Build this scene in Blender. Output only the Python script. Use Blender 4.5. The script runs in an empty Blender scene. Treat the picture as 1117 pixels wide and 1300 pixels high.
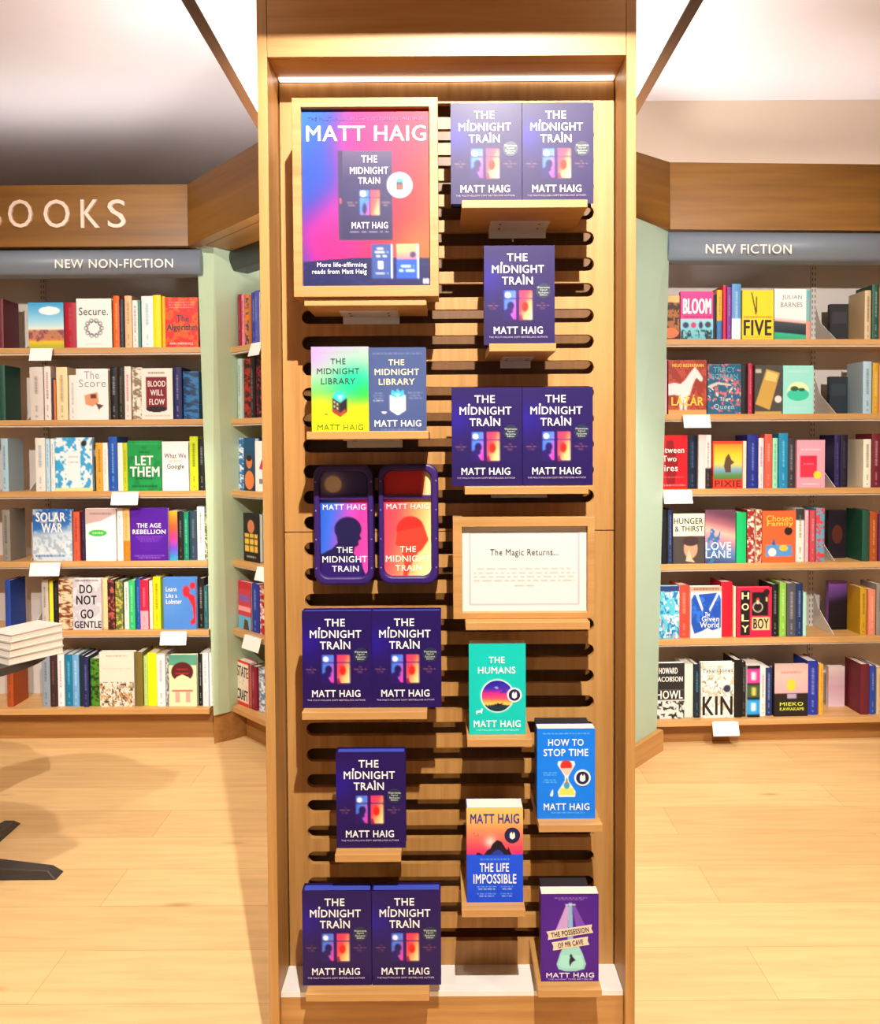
import bpy, bmesh, math, random
import numpy as np
from mathutils import Vector, Matrix, Euler

SC = bpy.context.scene
COL = SC.collection
random.seed(7)

# ------------------------------------------------------------------ camera
CAMZ, FPX, CU, CV = 1.55, 1000.0, 565.0, 598.0
PITCH, ROLL = math.radians(1.8), math.radians(0.34)
cd = bpy.data.cameras.new('camera')
cam = bpy.data.objects.new('camera', cd)
COL.objects.link(cam)
CAM_ROT = Euler((math.pi / 2 - PITCH, 0, 0)).to_matrix() @ Matrix.Rotation(-ROLL, 3, 'Z')
cam.matrix_world = Matrix.Translation((0, 0, CAMZ)) @ CAM_ROT.to_4x4()
cd.sensor_fit = 'HORIZONTAL'
cd.sensor_width = 36.0
cd.lens = FPX / 1117 * 36.0
cd.shift_x = -(CU - 558.5) / 1117
cd.shift_y = (CV - 650.0) / 1117
cd.clip_start = 0.05
SC.camera = cam
ORI = Vector((0, 0, CAMZ))


def ray(u, v):
    return CAM_ROT @ Vector(((u - CU) / FPX, -(v - CV) / FPX, -1.0))


def P(u, v, Y):
    d = ray(u, v)
    return ORI + d * (Y / d.y)


def Ppl(u, v, o, n):
    d = ray(u, v)
    return ORI + d * ((Vector(o) - ORI).dot(Vector(n)) / d.dot(Vector(n)))


# ------------------------------------------------------------------ light
SC.view_settings.view_transform = 'Standard'
SC.view_settings.look = 'None'
SC.view_settings.exposure = 0.0
SC.view_settings.gamma = 1.0
SC.view_settings.use_curve_mapping = False
SC.render.film_transparent = False
world = bpy.data.worlds.new('shop_ambient')
SC.world = world
world.use_nodes = True
world.node_tree.nodes['Background'].inputs['Color'].default_value = (1.0, 0.95, 0.90, 1)
world.node_tree.nodes['Background'].inputs['Strength'].default_value = 0.21


def spot(name, loc, target, power, size=60, blend=0.5, radius=0.05, col=(1, 0.93, 0.84)):
    ld = bpy.data.lights.new(name, 'SPOT')
    ld.energy = power
    ld.spot_size = math.radians(size)
    ld.spot_blend = blend
    ld.shadow_soft_size = radius
    ld.color = col
    o = bpy.data.objects.new(name, ld)
    COL.objects.link(o)
    o.location = loc
    o.rotation_euler = (Vector(target) - Vector(loc)).to_track_quat('-Z', 'Y').to_euler()
    return o


spot('spotlight', (0.20, 0.05, 3.30), (0.0, 2.0, 1.25), 600, 58, 0.35, 0.02, (1, 0.93, 0.84))
for sx in (-1, 1):
    spot('spotlight', (1.75 * sx, 0.6, 3.32), (1.75 * sx, 4.2, 1.35), 500, 52, 0.8, 0.05)
    spot('spotlight', (1.25 * sx, 2.3, 3.34), (1.35 * sx, 2.9, 0.0), 165, 84, 0.6, 0.05, (1, 0.90, 0.76))
    spot('spotlight', (2.1 * sx, 0.4, 3.34), (2.0 * sx, 0.6, 0.0), 90, 100, 0.6, 0.05, (1, 0.92, 0.82))  # added floor fill, out of view, to raise bounce onto the ceiling
    spot('spotlight', (1.2 * sx, -1.9, 3.34), (1.2 * sx, -1.9, 0.0), 60, 110, 0.6, 0.05, (1, 0.94, 0.88))  # added fill behind the camera, brightening the ceiling by floor bounce

# added fill light behind the tower, out of view, to brighten the ceiling


def area_up(name, loc, size, power, aim, rz=0.0, spread=180, col=(1, 0.95, 0.95)):
    ld = bpy.data.lights.new(name, 'AREA')
    ld.shape = 'RECTANGLE'
    ld.size, ld.size_y = size
    ld.energy = power
    ld.spread = math.radians(spread)
    ld.color = col
    o = bpy.data.objects.new(name, ld)
    COL.objects.link(o)
    o.location = loc
    # local X along the strip, local -Z along aim
    x = Vector((math.cos(rz), math.sin(rz), 0))
    z = -Vector(aim).normalized()
    x = (x - z * x.dot(z)).normalized()
    o.rotation_euler = Matrix((x, z.cross(x), z)).transposed().to_euler()
    return o


area_up('added_rear_fill', (0, 2.72, 1.9), (0.8, 0.5), 60, (0, 0.45, 1.0), 0, 122)
# added strip lights, unseen above the fascias, brightening ceiling and bulkhead
area_up('added_ceiling_strip', (-2.2, 4.30, 2.86), (1.7, 0.05), 5.0, (0, -0.25, 1))
area_up('added_ceiling_strip', (-0.98, 4.12, 2.86), (0.7, 0.05), 2.2, (-0.2, -0.2, 1), math.radians(-48))
area_up('added_ceiling_strip', (1.95, 4.15, 2.80), (1.7, 0.05), 4.2, (0, -0.15, 1))
area_up('added_ceiling_strip', (0.98, 4.02, 2.80), (0.35, 0.05), 1.2, (0, -0.1, 1), math.radians(35))

# ------------------------------------------------------------------ materials


def lin(c):
    if isinstance(c, str):
        c = c.lstrip('#')
        c = [int(c[i:i + 2], 16) / 255 for i in (0, 2, 4)]
    return tuple(x / 12.92 if x <= 0.04045 else ((x + 0.055) / 1.055) ** 2.4 for x in c)


def newmat(name):
    m = bpy.data.materials.new(name)
    m.use_nodes = True
    nt = m.node_tree
    b = nt.nodes['Principled BSDF']
    return m, nt, b


def L(nt, a, b):
    nt.links.new(a, b)


def plain(name, c, rough=0.5, metal=0.0, var=0.04, spec=0.5):
    m, nt, b = newmat(name)
    tc = nt.nodes.new('ShaderNodeTexCoord')
    n = nt.nodes.new('ShaderNodeTexNoise')
    n.inputs['Scale'].default_value = 9
    n.inputs['Detail'].default_value = 4
    r = nt.nodes.new('ShaderNodeValToRGB')
    l = lin(c)
    r.color_ramp.elements[0].color = tuple(x * (1 - var) for x in l) + (1,)
    r.color_ramp.elements[1].color = tuple(min(1, x * (1 + var)) for x in l) + (1,)
    L(nt, tc.outputs['Object'], n.inputs['Vector'])
    L(nt, n.outputs['Fac'], r.inputs['Fac'])
    L(nt, r.outputs['Color'], b.inputs['Base Color'])
    b.inputs['Roughness'].default_value = rough
    b.inputs['Metallic'].default_value = metal
    b.inputs['Specular IOR Level'].default_value = spec
    return m


def wood(name, dark, mid, light, axis='Z', rough=0.45, fine=1.0, bump=0.05):
    m, nt, b = newmat(name)
    tc = nt.nodes.new('ShaderNodeTexCoord')
    mp = nt.nodes.new('ShaderNodeMapping')
    s = {'X': (1.2, 26, 26), 'Y': (26, 1.2, 26), 'Z': (26, 26, 1.2)}[axis]
    mp.inputs['Scale'].default_value = tuple(x * fine for x in s)
    n = nt.nodes.new('ShaderNodeTexNoise')
    n.inputs['Scale'].default_value = 1.6
    n.inputs['Detail'].default_value = 9
    n.inputs['Roughness'].default_value = 0.62
    n.inputs['Distortion'].default_value = 0.25
    mp2 = nt.nodes.new('ShaderNodeMapping')
    mp2.inputs['Scale'].default_value = tuple(0.18 * x for x in s)
    n2 = nt.nodes.new('ShaderNodeTexNoise')
    n2.inputs['Scale'].default_value = 1.0
    n2.inputs['Detail'].default_value = 3
    ad = nt.nodes.new('ShaderNodeMath')
    ad.operation = 'MULTIPLY_ADD'
    ad.inputs[1].default_value = 0.55
    sb = nt.nodes.new('ShaderNodeMath')
    sb.operation = 'MULTIPLY'
    sb.inputs[1].default_value = 0.45
    r = nt.nodes.new('ShaderNodeValToRGB')
    e = r.color_ramp.elements
    e[0].position, e[0].color = 0.33, lin(dark) + (1,)
    e[1].position, e[1].color = 0.66, lin(light) + (1,)
    k = e.new(0.5)
    k.color = lin(mid) + (1,)
    L(nt, tc.outputs['Object'], mp.inputs['Vector'])
    L(nt, tc.outputs['Object'], mp2.inputs['Vector'])
    L(nt, mp.outputs['Vector'], n.inputs['Vector'])
    L(nt, mp2.outputs['Vector'], n2.inputs['Vector'])
    L(nt, n2.outputs['Fac'], sb.inputs[0])
    L(nt, n.outputs['Fac'], ad.inputs[0])
    L(nt, sb.outputs['Value'], ad.inputs[2])
    L(nt, ad.outputs['Value'], r.inputs['Fac'])
    L(nt, r.outputs['Color'], b.inputs['Base Color'])
    bp = nt.nodes.new('ShaderNodeBump')
    bp.inputs['Strength'].default_value = bump
    bp.inputs['Distance'].default_value = 0.002
    L(nt, n.outputs['Fac'], bp.inputs['Height'])
    L(nt, bp.outputs['Normal'], b.inputs['Normal'])
    b.inputs['Roughness'].default_value = rough
    return m


M = {}
M['oak_v'] = wood('oak_vertical_grain', '#9c6a30', '#bb884a', '#ca9a5c', 'Z')
M['oak_h'] = wood('oak_horizontal_grain', '#a5733a', '#c08e52', '#cc9d62', 'X')
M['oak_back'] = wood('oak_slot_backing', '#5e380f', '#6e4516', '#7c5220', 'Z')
M['fascia'] = wood('fascia_oak', '#6a4515', '#84591f', '#97692b', 'X', 0.4, 0.5)
M['shelfwood'] = wood('shelf_oak', '#b5844a', '#c99a60', '#d6ac78', 'X')
M['plinth_oak'] = wood('plinth_oak', '#93622a', '#a5733a', '#b3824a', 'X')
M['raft_wood'] = wood('raft_brown_wood', '#4e3018', '#5e3c20', '#6c482a', 'Y')
M['grey_back'] = plain('grey_back_panel', '#d2cbc6', 0.6)
M['sign_grey'] = plain('sign_blue_grey', '#78828f', 0.45)
M['sign_dark'] = plain('sign_charcoal', '#3c4149', 0.45)
M['green'] = plain('sage_green_paint', '#b9cfae', 0.5)
M['mint'] = plain('pale_mint_paint', '#b4d0bd', 0.5)
M['white_lam'] = plain('white_laminate', '#e9e7e2', 0.4)
M['white_metal'] = plain('white_powder_coat', '#d8d2cc', 0.4)
M['screw'] = plain('dull_steel', '#8f8b88', 0.35, 0.9)
M['ceiling'] = plain('ceiling_paint', '#e6dfdf', 0.8, 0, 0.02)
M['beige'] = plain('beige_wall_paint', '#e2d0ba', 0.8, 0, 0.02)
M['dark'] = plain('dark_void', '#3a332e', 0.8)
M['black'] = plain('black_plastic', '#141210', 0.4)
M['card'] = plain('white_card', '#f4f3ef', 0.5, 0, 0.01)
M['stack_cover'] = plain('pale_book_cover', '#bdb5ae', 0.6, 0, 0.12)
M['letter_white'] = plain('sign_letter_white', '#f6efe6', 0.4, 0, 0.01)
M['letter_peach'] = plain('sign_letter_pale', '#f2dccb', 0.4, 0, 0.01)
M['table_dark'] = plain('dark_table_metal', '#3a3532', 0.5)


def text_mat(c):
    k = 'ink' + c
    if k not in M:
        M[k] = plain('ink_' + c.lstrip('#'), c, 0.45, 0, 0.0)
    return M[k]


def print_mat(name, rough, coat):
    m, nt, b = newmat(name)
    a = nt.nodes.new('ShaderNodeAttribute')
    a.attribute_name = 'Col'
    L(nt, a.outputs['Color'], b.inputs['Base Color'])
    b.inputs['Roughness'].default_value = rough
    b.inputs['Coat Weight'].default_value = coat
    b.inputs['Specular IOR Level'].default_value = 0.35
    b.inputs['Coat Roughness'].default_value = 0.25
    n = nt.nodes.new('ShaderNodeTexNoise')
    n.inputs['Scale'].default_value = 600
    bp = nt.nodes.new('ShaderNodeBump')
    bp.inputs['Strength'].default_value = 0.03
    bp.inputs['Distance'].default_value = 0.001
    L(nt, n.outputs['Fac'], bp.inputs['Height'])
    L(nt, bp.outputs['Normal'], b.inputs['Normal'])
    return m


M['print'] = print_mat('printed_cover', 0.5, 0.0)
M['print_gloss'] = print_mat('printed_gloss', 0.48, 0.06)

m, nt, b = newmat('page_paper')
tc = nt.nodes.new('ShaderNodeTexCoord')
mp = nt.nodes.new('ShaderNodeMapping')
mp.inputs['Scale'].default_value = (900, 900, 6)
n = nt.nodes.new('ShaderNodeTexNoise')
n.inputs['Scale'].default_value = 1
r = nt.nodes.new('ShaderNodeValToRGB')
r.color_ramp.elements[0].color = lin('#d6ccbc') + (1,)
r.color_ramp.elements[1].color = lin('#f6f0e6') + (1,)
L(nt, tc.outputs['Object'], mp.inputs['Vector'])
L(nt, mp.outputs['Vector'], n.inputs['Vector'])
L(nt, n.outputs['Fac'], r.inputs['Fac'])
L(nt, r.outputs['Color'], b.inputs['Base Color'])
b.inputs['Roughness'].default_value = 0.8
M['pages'] = m
M['blue_edges'] = plain('sprayed_blue_page_edges', '#3a4cb8', 0.6)
M['shaded_edges'] = plain('shaded_page_edges', '#2a262c', 0.6)  # shade on the rear copies' page tops, put into the colour

m, nt, b = newmat('lit_diffuser')
b.inputs['Base Color'].default_value = (0.9, 0.88, 0.85, 1)
b.inputs['Emission Color'].default_value = (1, 0.96, 0.9, 1)
b.inputs['Emission Strength'].default_value = 1.2
M['diffuser'] = m

# oak plank floor
m, nt, b = newmat('oak_plank_floor')
tc = nt.nodes.new('ShaderNodeTexCoord')
br = nt.nodes.new('ShaderNodeTexBrick')
br.offset = 0.37
br.inputs['Scale'].default_value = 1.0
br.inputs['Brick Width'].default_value = 2.1
br.inputs['Row Height'].default_value = 0.235
br.inputs['Mortar Size'].default_value = 0.0012
br.inputs['Mortar Smooth'].default_value = 0.6
br.inputs['Bias'].default_value = 0.0
br.inputs['Color1'].default_value = lin('#e6c28a') + (1,)
br.inputs['Color2'].default_value = lin('#dab47e') + (1,)
br.inputs['Mortar'].default_value = lin('#b08d63') + (1,)
mp0 = nt.nodes.new('ShaderNodeMapping')
mp0.inputs['Location'].default_value = (0.4, -2.15 + 0.235 * 10, 0)
mp = nt.nodes.new('ShaderNodeMapping')
mp.inputs['Scale'].default_value = (1.3, 16, 1)
n = nt.nodes.new('ShaderNodeTexNoise')
n.inputs['Scale'].default_value = 2.0
n.inputs['Detail'].default_value = 9
n.inputs['Distortion'].default_value = 0.5
r = nt.nodes.new('ShaderNodeValToRGB')
r.color_ramp.elements[0].position = 0.28
r.color_ramp.elements[0].color = (0.80, 0.76, 0.72, 1)
r.color_ramp.elements[1].position = 0.6
r.color_ramp.elements[1].color = (1.06, 1.05, 1.04, 1)
mx = nt.nodes.new('ShaderNodeMix')
mx.data_type = 'RGBA'
mx.blend_type = 'MULTIPLY'
mx.inputs['Factor'].default_value = 0.6
mpk = nt.nodes.new('ShaderNodeMapping')
mpk.inputs['Scale'].default_value = (1.1, 4.2, 1)
vk = nt.nodes.new('ShaderNodeTexVoronoi')
vk.inputs['Scale'].default_value = 1.35
rk = nt.nodes.new('ShaderNodeValToRGB')
rk.color_ramp.elements[0].position = 0.015
rk.color_ramp.elements[0].color = (0.50, 0.44, 0.40, 1)
rk.color_ramp.elements[1].position = 0.10
rk.color_ramp.elements[1].color = (1, 1, 1, 1)
mx2 = nt.nodes.new('ShaderNodeMix')
mx2.data_type = 'RGBA'
mx2.blend_type = 'MULTIPLY'
mx2.inputs['Factor'].default_value = 0.7
L(nt, tc.outputs['Object'], mp0.inputs['Vector'])
L(nt, mp0.outputs['Vector'], br.inputs['Vector'])
L(nt, tc.outputs['Object'], mp.inputs['Vector'])
L(nt, mp.outputs['Vector'], n.inputs['Vector'])
L(nt, n.outputs['Fac'], r.inputs['Fac'])
L(nt, br.outputs['Color'], mx.inputs['A'])
L(nt, r.outputs['Color'], mx.inputs['B'])
L(nt, tc.outputs['Object'], mpk.inputs['Vector'])
L(nt, mpk.outputs['Vector'], vk.inputs['Vector'])
L(nt, vk.outputs['Distance'], rk.inputs['Fac'])
L(nt, mx.outputs['Result'], mx2.inputs['A'])
L(nt, rk.outputs['Color'], mx2.inputs['B'])
L(nt, mx2.outputs['Result'], b.inputs['Base Color'])
b.inputs['Roughness'].default_value = 0.5
M['floor'] = m

# ------------------------------------------------------------------ mesh helpers


def box(bm, x0, x1, y0, y1, z0, z1):
    vs = [bm.verts.new(p) for p in ((x0, y0, z0), (x1, y0, z0), (x1, y1, z0), (x0, y1, z0),
                                    (x0, y0, z1), (x1, y0, z1), (x1, y1, z1), (x0, y1, z1))]
    for f in ((0, 3, 2, 1), (4, 5, 6, 7), (0, 1, 5, 4), (1, 2, 6, 5), (2, 3, 7, 6), (3, 0, 4, 7)):
        bm.faces.new([vs[i] for i in f])
    return vs


def hexa(bm, pts):
    """8 points: bottom ring then top ring"""
    vs = [bm.verts.new(p) for p in pts]
    for f in ((0, 3, 2, 1), (4, 5, 6, 7), (0, 1, 5, 4), (1, 2, 6, 5), (2, 3, 7, 6), (3, 0, 4, 7)):
        bm.faces.new([vs[i] for i in f])


def prism_y(bm, pts, y0, y1):
    """polygon in XZ extruded along Y"""
    a = [bm.verts.new((x, y0, z)) for x, z in pts]
    c = [bm.verts.new((x, y1, z)) for x, z in pts]
    bm.faces.new(a)
    bm.faces.new(c[::-1])
    k = len(pts)
    for i in range(k):
        bm.faces.new((a[i], c[i], c[(i + 1) % k], a[(i + 1) % k]))


def ring_y(bm, outer, inner, y0, y1):
    """ring between two equal-length loops in XZ, extruded along Y"""
    k = len(outer)
    A = [[bm.verts.new((x, y, z)) for x, z in lp] for lp in (outer, inner) for y in (y0, y1)]
    of, ob, nf, nb = A
    for i in range(k):
        j = (i + 1) % k
        bm.faces.new((of[i], of[j], nf[j], nf[i]))
        bm.faces.new((ob[j], ob[i], nb[i], nb[j]))
        bm.faces.new((of[j], of[i], ob[i], ob[j]))
        bm.faces.new((nf[i], nf[j], nb[j], nb[i]))


def rrect(x0, x1, z0, z1, r, n=8):
    pts = []
    for cx, cz, a0 in ((x1 - r, z1 - r, 0), (x0 + r, z1 - r, 90), (x0 + r, z0 + r, 180), (x1 - r, z0 + r, 270)):
        for i in range(n + 1):
            a = math.radians(a0 + 90 * i / n)
            pts.append((cx + r * math.cos(a), cz + r * math.sin(a)))
    return pts


def obj(name, bm, mat, parent=None, bevel=0.0, loc=None):
    bmesh.ops.recalc_face_normals(bm, faces=bm.faces[:])
    me = bpy.data.meshes.new(name)
    bm.to_mesh(me)
    bm.free()
    me.materials.append(mat)
    o = bpy.data.objects.new(name, me)
    COL.objects.link(o)
    if parent is not None:
        o.parent = parent
    if loc is not None:
        o.location = loc
    if bevel:
        md = o.modifiers.new('bevel', 'BEVEL')
        md.width = bevel
        md.segments = 2
        md.limit_method = 'ANGLE'
    return o


def wobj(name, bm, mat, root, bevel=0.0):
    """bm is written in world coordinates; root is unrotated"""
    bmesh.ops.translate(bm, verts=bm.verts[:], vec=-root.location)
    return obj(name, bm, mat, root, bevel)


def tag(o, label=None, cat=None, group=None, kind=None):
    if label:
        o['label'] = label
    if cat:
        o['category'] = cat
    if group:
        o['group'] = group
    if kind:
        o['kind'] = kind
    return o


def thing(name, label, cat, loc=(0, 0, 0), rot=(0, 0, 0), group=None):
    o = bpy.data.objects.new(name, None)
    o.empty_display_size = 0.05
    COL.objects.link(o)
    o.location = loc
    o.rotation_euler = rot
    return tag(o, label, cat, group)


def copy_tree(o, parent=None):
    c = o.copy()
    COL.objects.link(c)
    if parent is not None:
        c.parent = parent
    for ch in list(o.children):
        copy_tree(ch, c)
    return c


# ------------------------------------------------------------------ lettering
_txt = {}


def text_geo(s, bold):
    k = s
    if k not in _txt:
        cu = bpy.data.curves.new('lettering', 'FONT')
        cu.body = s
        cu.resolution_u = 3
        cu.space_character = 1.08
        o = bpy.data.objects.new('lettering', cu)
        COL.objects.link(o)
        bpy.context.view_layer.update()
        me = bpy.data.meshes.new_from_object(o.evaluated_get(bpy.context.evaluated_depsgraph_get()))
        vs = np.array([v.co[:2] for v in me.vertices])
        fs = [tuple(p.vertices) for p in me.polygons]
        bpy.data.objects.remove(o)
        bpy.data.meshes.remove(me)
        lo, hi = vs.min(0), vs.max(0)
        _txt[k] = ((vs - lo) / (hi - lo), fs)
    return _txt[k]


def lettering(name, parent, lines, mat, y=-0.0008, depth=0.0006, bold=0.012, extra=None):
    """lines: (text, x0, x1, z0, z1) in parent-local metres on the plane y"""
    bm = bmesh.new()
    for ln in lines:
        s, x0, x1, z0, z1 = ln[:5]
        rot = ln[5] if len(ln) > 5 else 0
        nv, fs = text_geo(s, bold)
        cx, cz = (x0 + x1) / 2, (z0 + z1) / 2
        cr, sr = math.cos(rot), math.sin(rot)
        w_, h_ = x1 - x0, z1 - z0
        bd = max(bold, 0) * 0.9 * h_
        shifts = [(0, 0)] if bd <= 0 else [(-bd, 0), (bd, 0), (0, bd * 0.6), (0, -bd * 0.6)]
        for si, (dx, dz) in enumerate(shifts):
            vf = []
            for a, c in nv:
                px, pz = (a - 0.5) * (w_ - 2 * bd) + dx, (c - 0.5) * (h_ - 1.2 * bd) + dz
                vf.append(bm.verts.new((cx + px * cr - pz * sr, y - si * 0.00012, cz + px * sr + pz * cr)))
            for f in fs:
                try:
                    bm.faces.new([vf[i] for i in f])
                except ValueError:
                    pass
    if extra:
        extra(bm)
    r = bmesh.ops.extrude_face_region(bm, geom=bm.faces[:])
    bmesh.ops.translate(bm, verts=[e for e in r['geom'] if isinstance(e, bmesh.types.BMVert)], vec=(0, depth, 0))
    return obj(name, bm, mat, parent)


def disc_pts(cx, cz, r, n=18, rx=None):
    rx = rx or r
    return [(cx + rx * math.cos(2 * math.pi * i / n), cz + r * math.sin(2 * math.pi * i / n)) for i in range(n)]


# ------------------------------------------------------------------ printed art (x, y in 0..1, y measured from the top)


def vnoise(X, Y, sx, sy, seed):
    sx, sy = int(sx), int(sy)
    rs = np.random.RandomState(seed)
    g = rs.rand(int(sy) + 3, int(sx) + 3)
    fx, fy = np.clip(X, 0, 1) * sx, np.clip(Y, 0, 1) * sy
    ix, iy = fx.astype(int), fy.astype(int)
    tx, ty = fx - ix, fy - iy
    tx, ty = tx * tx * (3 - 2 * tx), ty * ty * (3 - 2 * ty)
    return (g[iy, ix] * (1 - tx) + g[iy, ix + 1] * tx) * (1 - ty) + (g[iy + 1, ix] * (1 - tx) + g[iy + 1, ix + 1] * tx) * ty


def hexs(c):
    c = c.lstrip('#')
    return np.array([int(c[i:i + 2], 16) / 255 for i in (0, 2, 4)])


def paint(layers, nx, ny, asp):
    """asp = height / width.  returns linear colours (ny, nx, 3), row 0 = top"""
    X, Y = np.meshgrid(np.linspace(0, 1, nx), np.linspace(0, 1, ny))
    C = np.zeros((ny, nx, 3))
    e = 0.6 / nx

    def over(mask, c):
        c = hexs(c) if isinstance(c, str) else c
        C[:] = C * (1 - mask[..., None]) + c * mask[..., None]

    def st(d):
        return np.clip(d / (2 * e) + 0.5, 0, 1)
    for l in layers:
        k = l[0]
        if k == 'fill':
            C[:] = hexs(l[1])
        elif k == 'grad':                      # ('grad', [(pos, hex), ...], dx, dy)
            t = X * l[2] + Y * l[3]
            ps = [p for p, _ in l[1]]
            cs = np.array([hexs(c) for _, c in l[1]])
            C[:] = np.stack([np.interp(t, ps, cs[:, i]) for i in range(3)], -1)
        elif k == 'gradin':                    # ('gradin', x0,y0,x1,y1, stops, dx, dy)
            x0, y0, x1, y1 = l[1:5]
            mk = st(X - x0) * st(x1 - X) * st((Y - y0) * asp) * st((y1 - Y) * asp)
            t = (X - x0) / (x1 - x0) * l[6] + (Y - y0) / (y1 - y0) * l[7]
            ps = [p for p, _ in l[5]]
            cs = np.array([hexs(c) for _, c in l[5]])
            over(mk, np.stack([np.interp(t, ps, cs[:, i]) for i in range(3)], -1))
        elif k == 'rect':
            x0, y0, x1, y1 = l[1:5]
            over(st(X - x0) * st(x1 - X) * st((Y - y0) * asp) * st((y1 - Y) * asp), l[5])
        elif k == 'circ':                      # cx, cy, r (in widths)
            over(st(l[3] - np.hypot(X - l[1], (Y - l[2]) * asp)), l[4])
        elif k == 'ell':
            d = np.hypot((X - l[1]) / l[3], (Y - l[2]) / l[4])
            over(np.clip((1 - d) * l[3] / (2 * e) + 0.5, 0, 1), l[5])
        elif k == 'glow':                      # cx, cy, r, hex, strength
            d = np.hypot(X - l[1], (Y - l[2]) * asp) / l[3]
            over(np.exp(-d * d * 2) * l[5], l[4])
        elif k == 'poly':
            pts = l[1]
            acc = np.zeros(X.shape)
            for sxo in (-0.33, 0, 0.33):
                for syo in (-0.33, 0, 0.33):
                    XX, YY = X + sxo / nx, Y + syo / ny
                    ins = np.zeros(X.shape, bool)
                    for i in range(len(pts)):
                        (xa, ya), (xb, yb) = pts[i], pts[i - 1]
                        if ya == yb:
                            continue
                        ins ^= ((ya > YY) != (yb > YY)) & (XX < (xb - xa) * (YY - ya) / (yb - ya) + xa)
                    acc += ins / 9.0
            over(acc, l[2])
        elif k == 'noise':                     # hex, sx, sy, threshold, seed, (x0,y0,x1,y1)
            n = 0.5 + 1.25 * (0.55 * vnoise(X, Y, l[2] * 1.6, l[3] * 1.6, l[5]) + 0.45 * vnoise(X, Y, l[2] * 3.7, l[3] * 3.7, l[5] + 50) - 0.5)
            mk = np.clip((n - l[4]) * 8 + 0.5, 0, 1)
            if len(l) > 6:
                x0, y0, x1, y1 = l[6]
                mk = mk * st(X - x0) * st(x1 - X) * st((Y - y0) * asp) * st((y1 - Y) * asp)
            over(mk, l[1])
        elif k == 'words':                     # rows of tiny illegible print: x0,x1,y,h,hex,seed
            rs = np.random.RandomState(l[6])
            x = l[1]
            while x < l[2]:
                w = 0.02 + 0.06 * rs.rand()
                over(st(X - x) * st(min(l[2], x + w) - X) * st((Y - l[3] + l[4] / 2) * asp) * st((l[3] + l[4] / 2 - Y) * asp) * 0.8, l[5])
                x += w + 0.018
    C = np.clip(C, 0, 1)
    return np.where(C <= 0.04045, C / 12.92, ((C + 0.055) / 1.055) ** 2.4)


def colour_mesh(name, grid, w, h, boxes, bulge=0.0):
    """grid: colours (ny,nx,3) on the face y=0; boxes: (x0,x1,y0,y1,z0,z1,lin rgb)"""
    ny, nx = grid.shape[:2]
    xs, zs = np.linspace(-w / 2, w / 2, nx), np.linspace(h, 0, ny)
    V, F, C = [], [], []
    for j in range(ny):
        for i in range(nx):
            t = 2 * xs[i] / w
            V.append((xs[i], -bulge * (1 - t * t), zs[j]))
            C.append(tuple(grid[j, i]))
    for j in range(ny - 1):
        for i in range(nx - 1):
            a = j * nx + i
            F.append((a, a + nx, a + nx + 1, a + 1))
    nf = len(F)
    for bi, (x0, x1, y0, y1, z0, z1, c) in enumerate(boxes):
        o = len(V)
        V += [(x0, y0, z0), (x1, y0, z0), (x1, y1, z0), (x0, y1, z0), (x0, y0, z1), (x1, y0, z1), (x1, y1, z1), (x0, y1, z1)]
        C += [tuple(c)] * 8
        fs = [(0, 3, 2, 1), (4, 5, 6, 7), (1, 2, 6, 5), (2, 3, 7, 6), (3, 0, 4, 7)]
        if y0 > 1e-6:
            fs.append((0, 1, 5, 4))
        F += [tuple(o + i for i in f) for f in fs]
    me = bpy.data.meshes.new(name)
    me.from_pydata(V, [], F)
    at = me.color_attributes.new('Col', 'FLOAT_COLOR', 'POINT')
    at.data.foreach_set('color', np.concatenate([np.array(C, dtype=float), np.ones((len(C), 1))], 1).ravel())
    if bulge:
        me.polygons.foreach_set('use_smooth', [i < nf for i in range(len(F))])
    me.update()
    return me


def link(name, me, mat, parent=None):
    me.materials.append(mat)
    o = bpy.data.objects.new(name, me)
    COL.objects.link(o)
    o.parent = parent
    return o


def dominant(layers):
    for l in layers:
        if l[0] == 'fill':
            return lin(l[1])
        if l[0] == 'grad':
            return lin(l[1][0][1])
    return (0.5, 0.5, 0.5)


def cover_book(root, w, h, t, layers, spine=None, hard=True, nx=22, mat='print', pages='pages'):
    """face-out book: cover towards -Y, spine at -X, standing on z=0; origin at the front bottom"""
    asp = h / w
    g = paint(layers, nx, int(nx * asp) + 1, asp)
    sc = lin(spine) if spine else dominant(layers)
    bt = 0.003 if hard else 0.0012
    me = colour_mesh('cover', g, w, h, [
        (-w / 2, w / 2, 0, bt, 0, h, sc),
        (-w / 2, w / 2, t - bt, t, 0, h, sc),
        (-w / 2, -w / 2 + bt, bt, t - bt, 0, h, sc)])
    c = link('cover', me, M[mat], root)
    ins = 0.0035 if hard else 0.0004
    bm = bmesh.new()
    box(bm, -w / 2 + bt, w / 2 - ins, bt, t - bt, ins, h - ins)
    obj('page_block', bm, M[pages], root)
    return c


def spine_book(root, w, h, d, layers, side, nx=9):
    """spine-out book: spine towards -Y, standing on z=0"""
    asp = h / w
    g = paint(layers, nx, 56, asp)
    sc = lin(side)
    bt = min(0.003, w * 0.2)
    me = colour_mesh('cover', g, w, h, [
        (-w / 2, w / 2, 0, bt, 0, h, sc),
        (-w / 2, -w / 2 + bt, bt, d, 0, h, sc),
        (w / 2 - bt, w / 2, bt, d, 0, h, sc)], bulge=min(0.004, w * 0.12))
    link('cover', me, M['print'], root)
    bm = bmesh.new()
    box(bm, -w / 2 + bt, w / 2 - bt, bt, d - 0.004, 0.003, h - 0.004)
    obj('page_block', bm, M['pages'], root)


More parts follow.
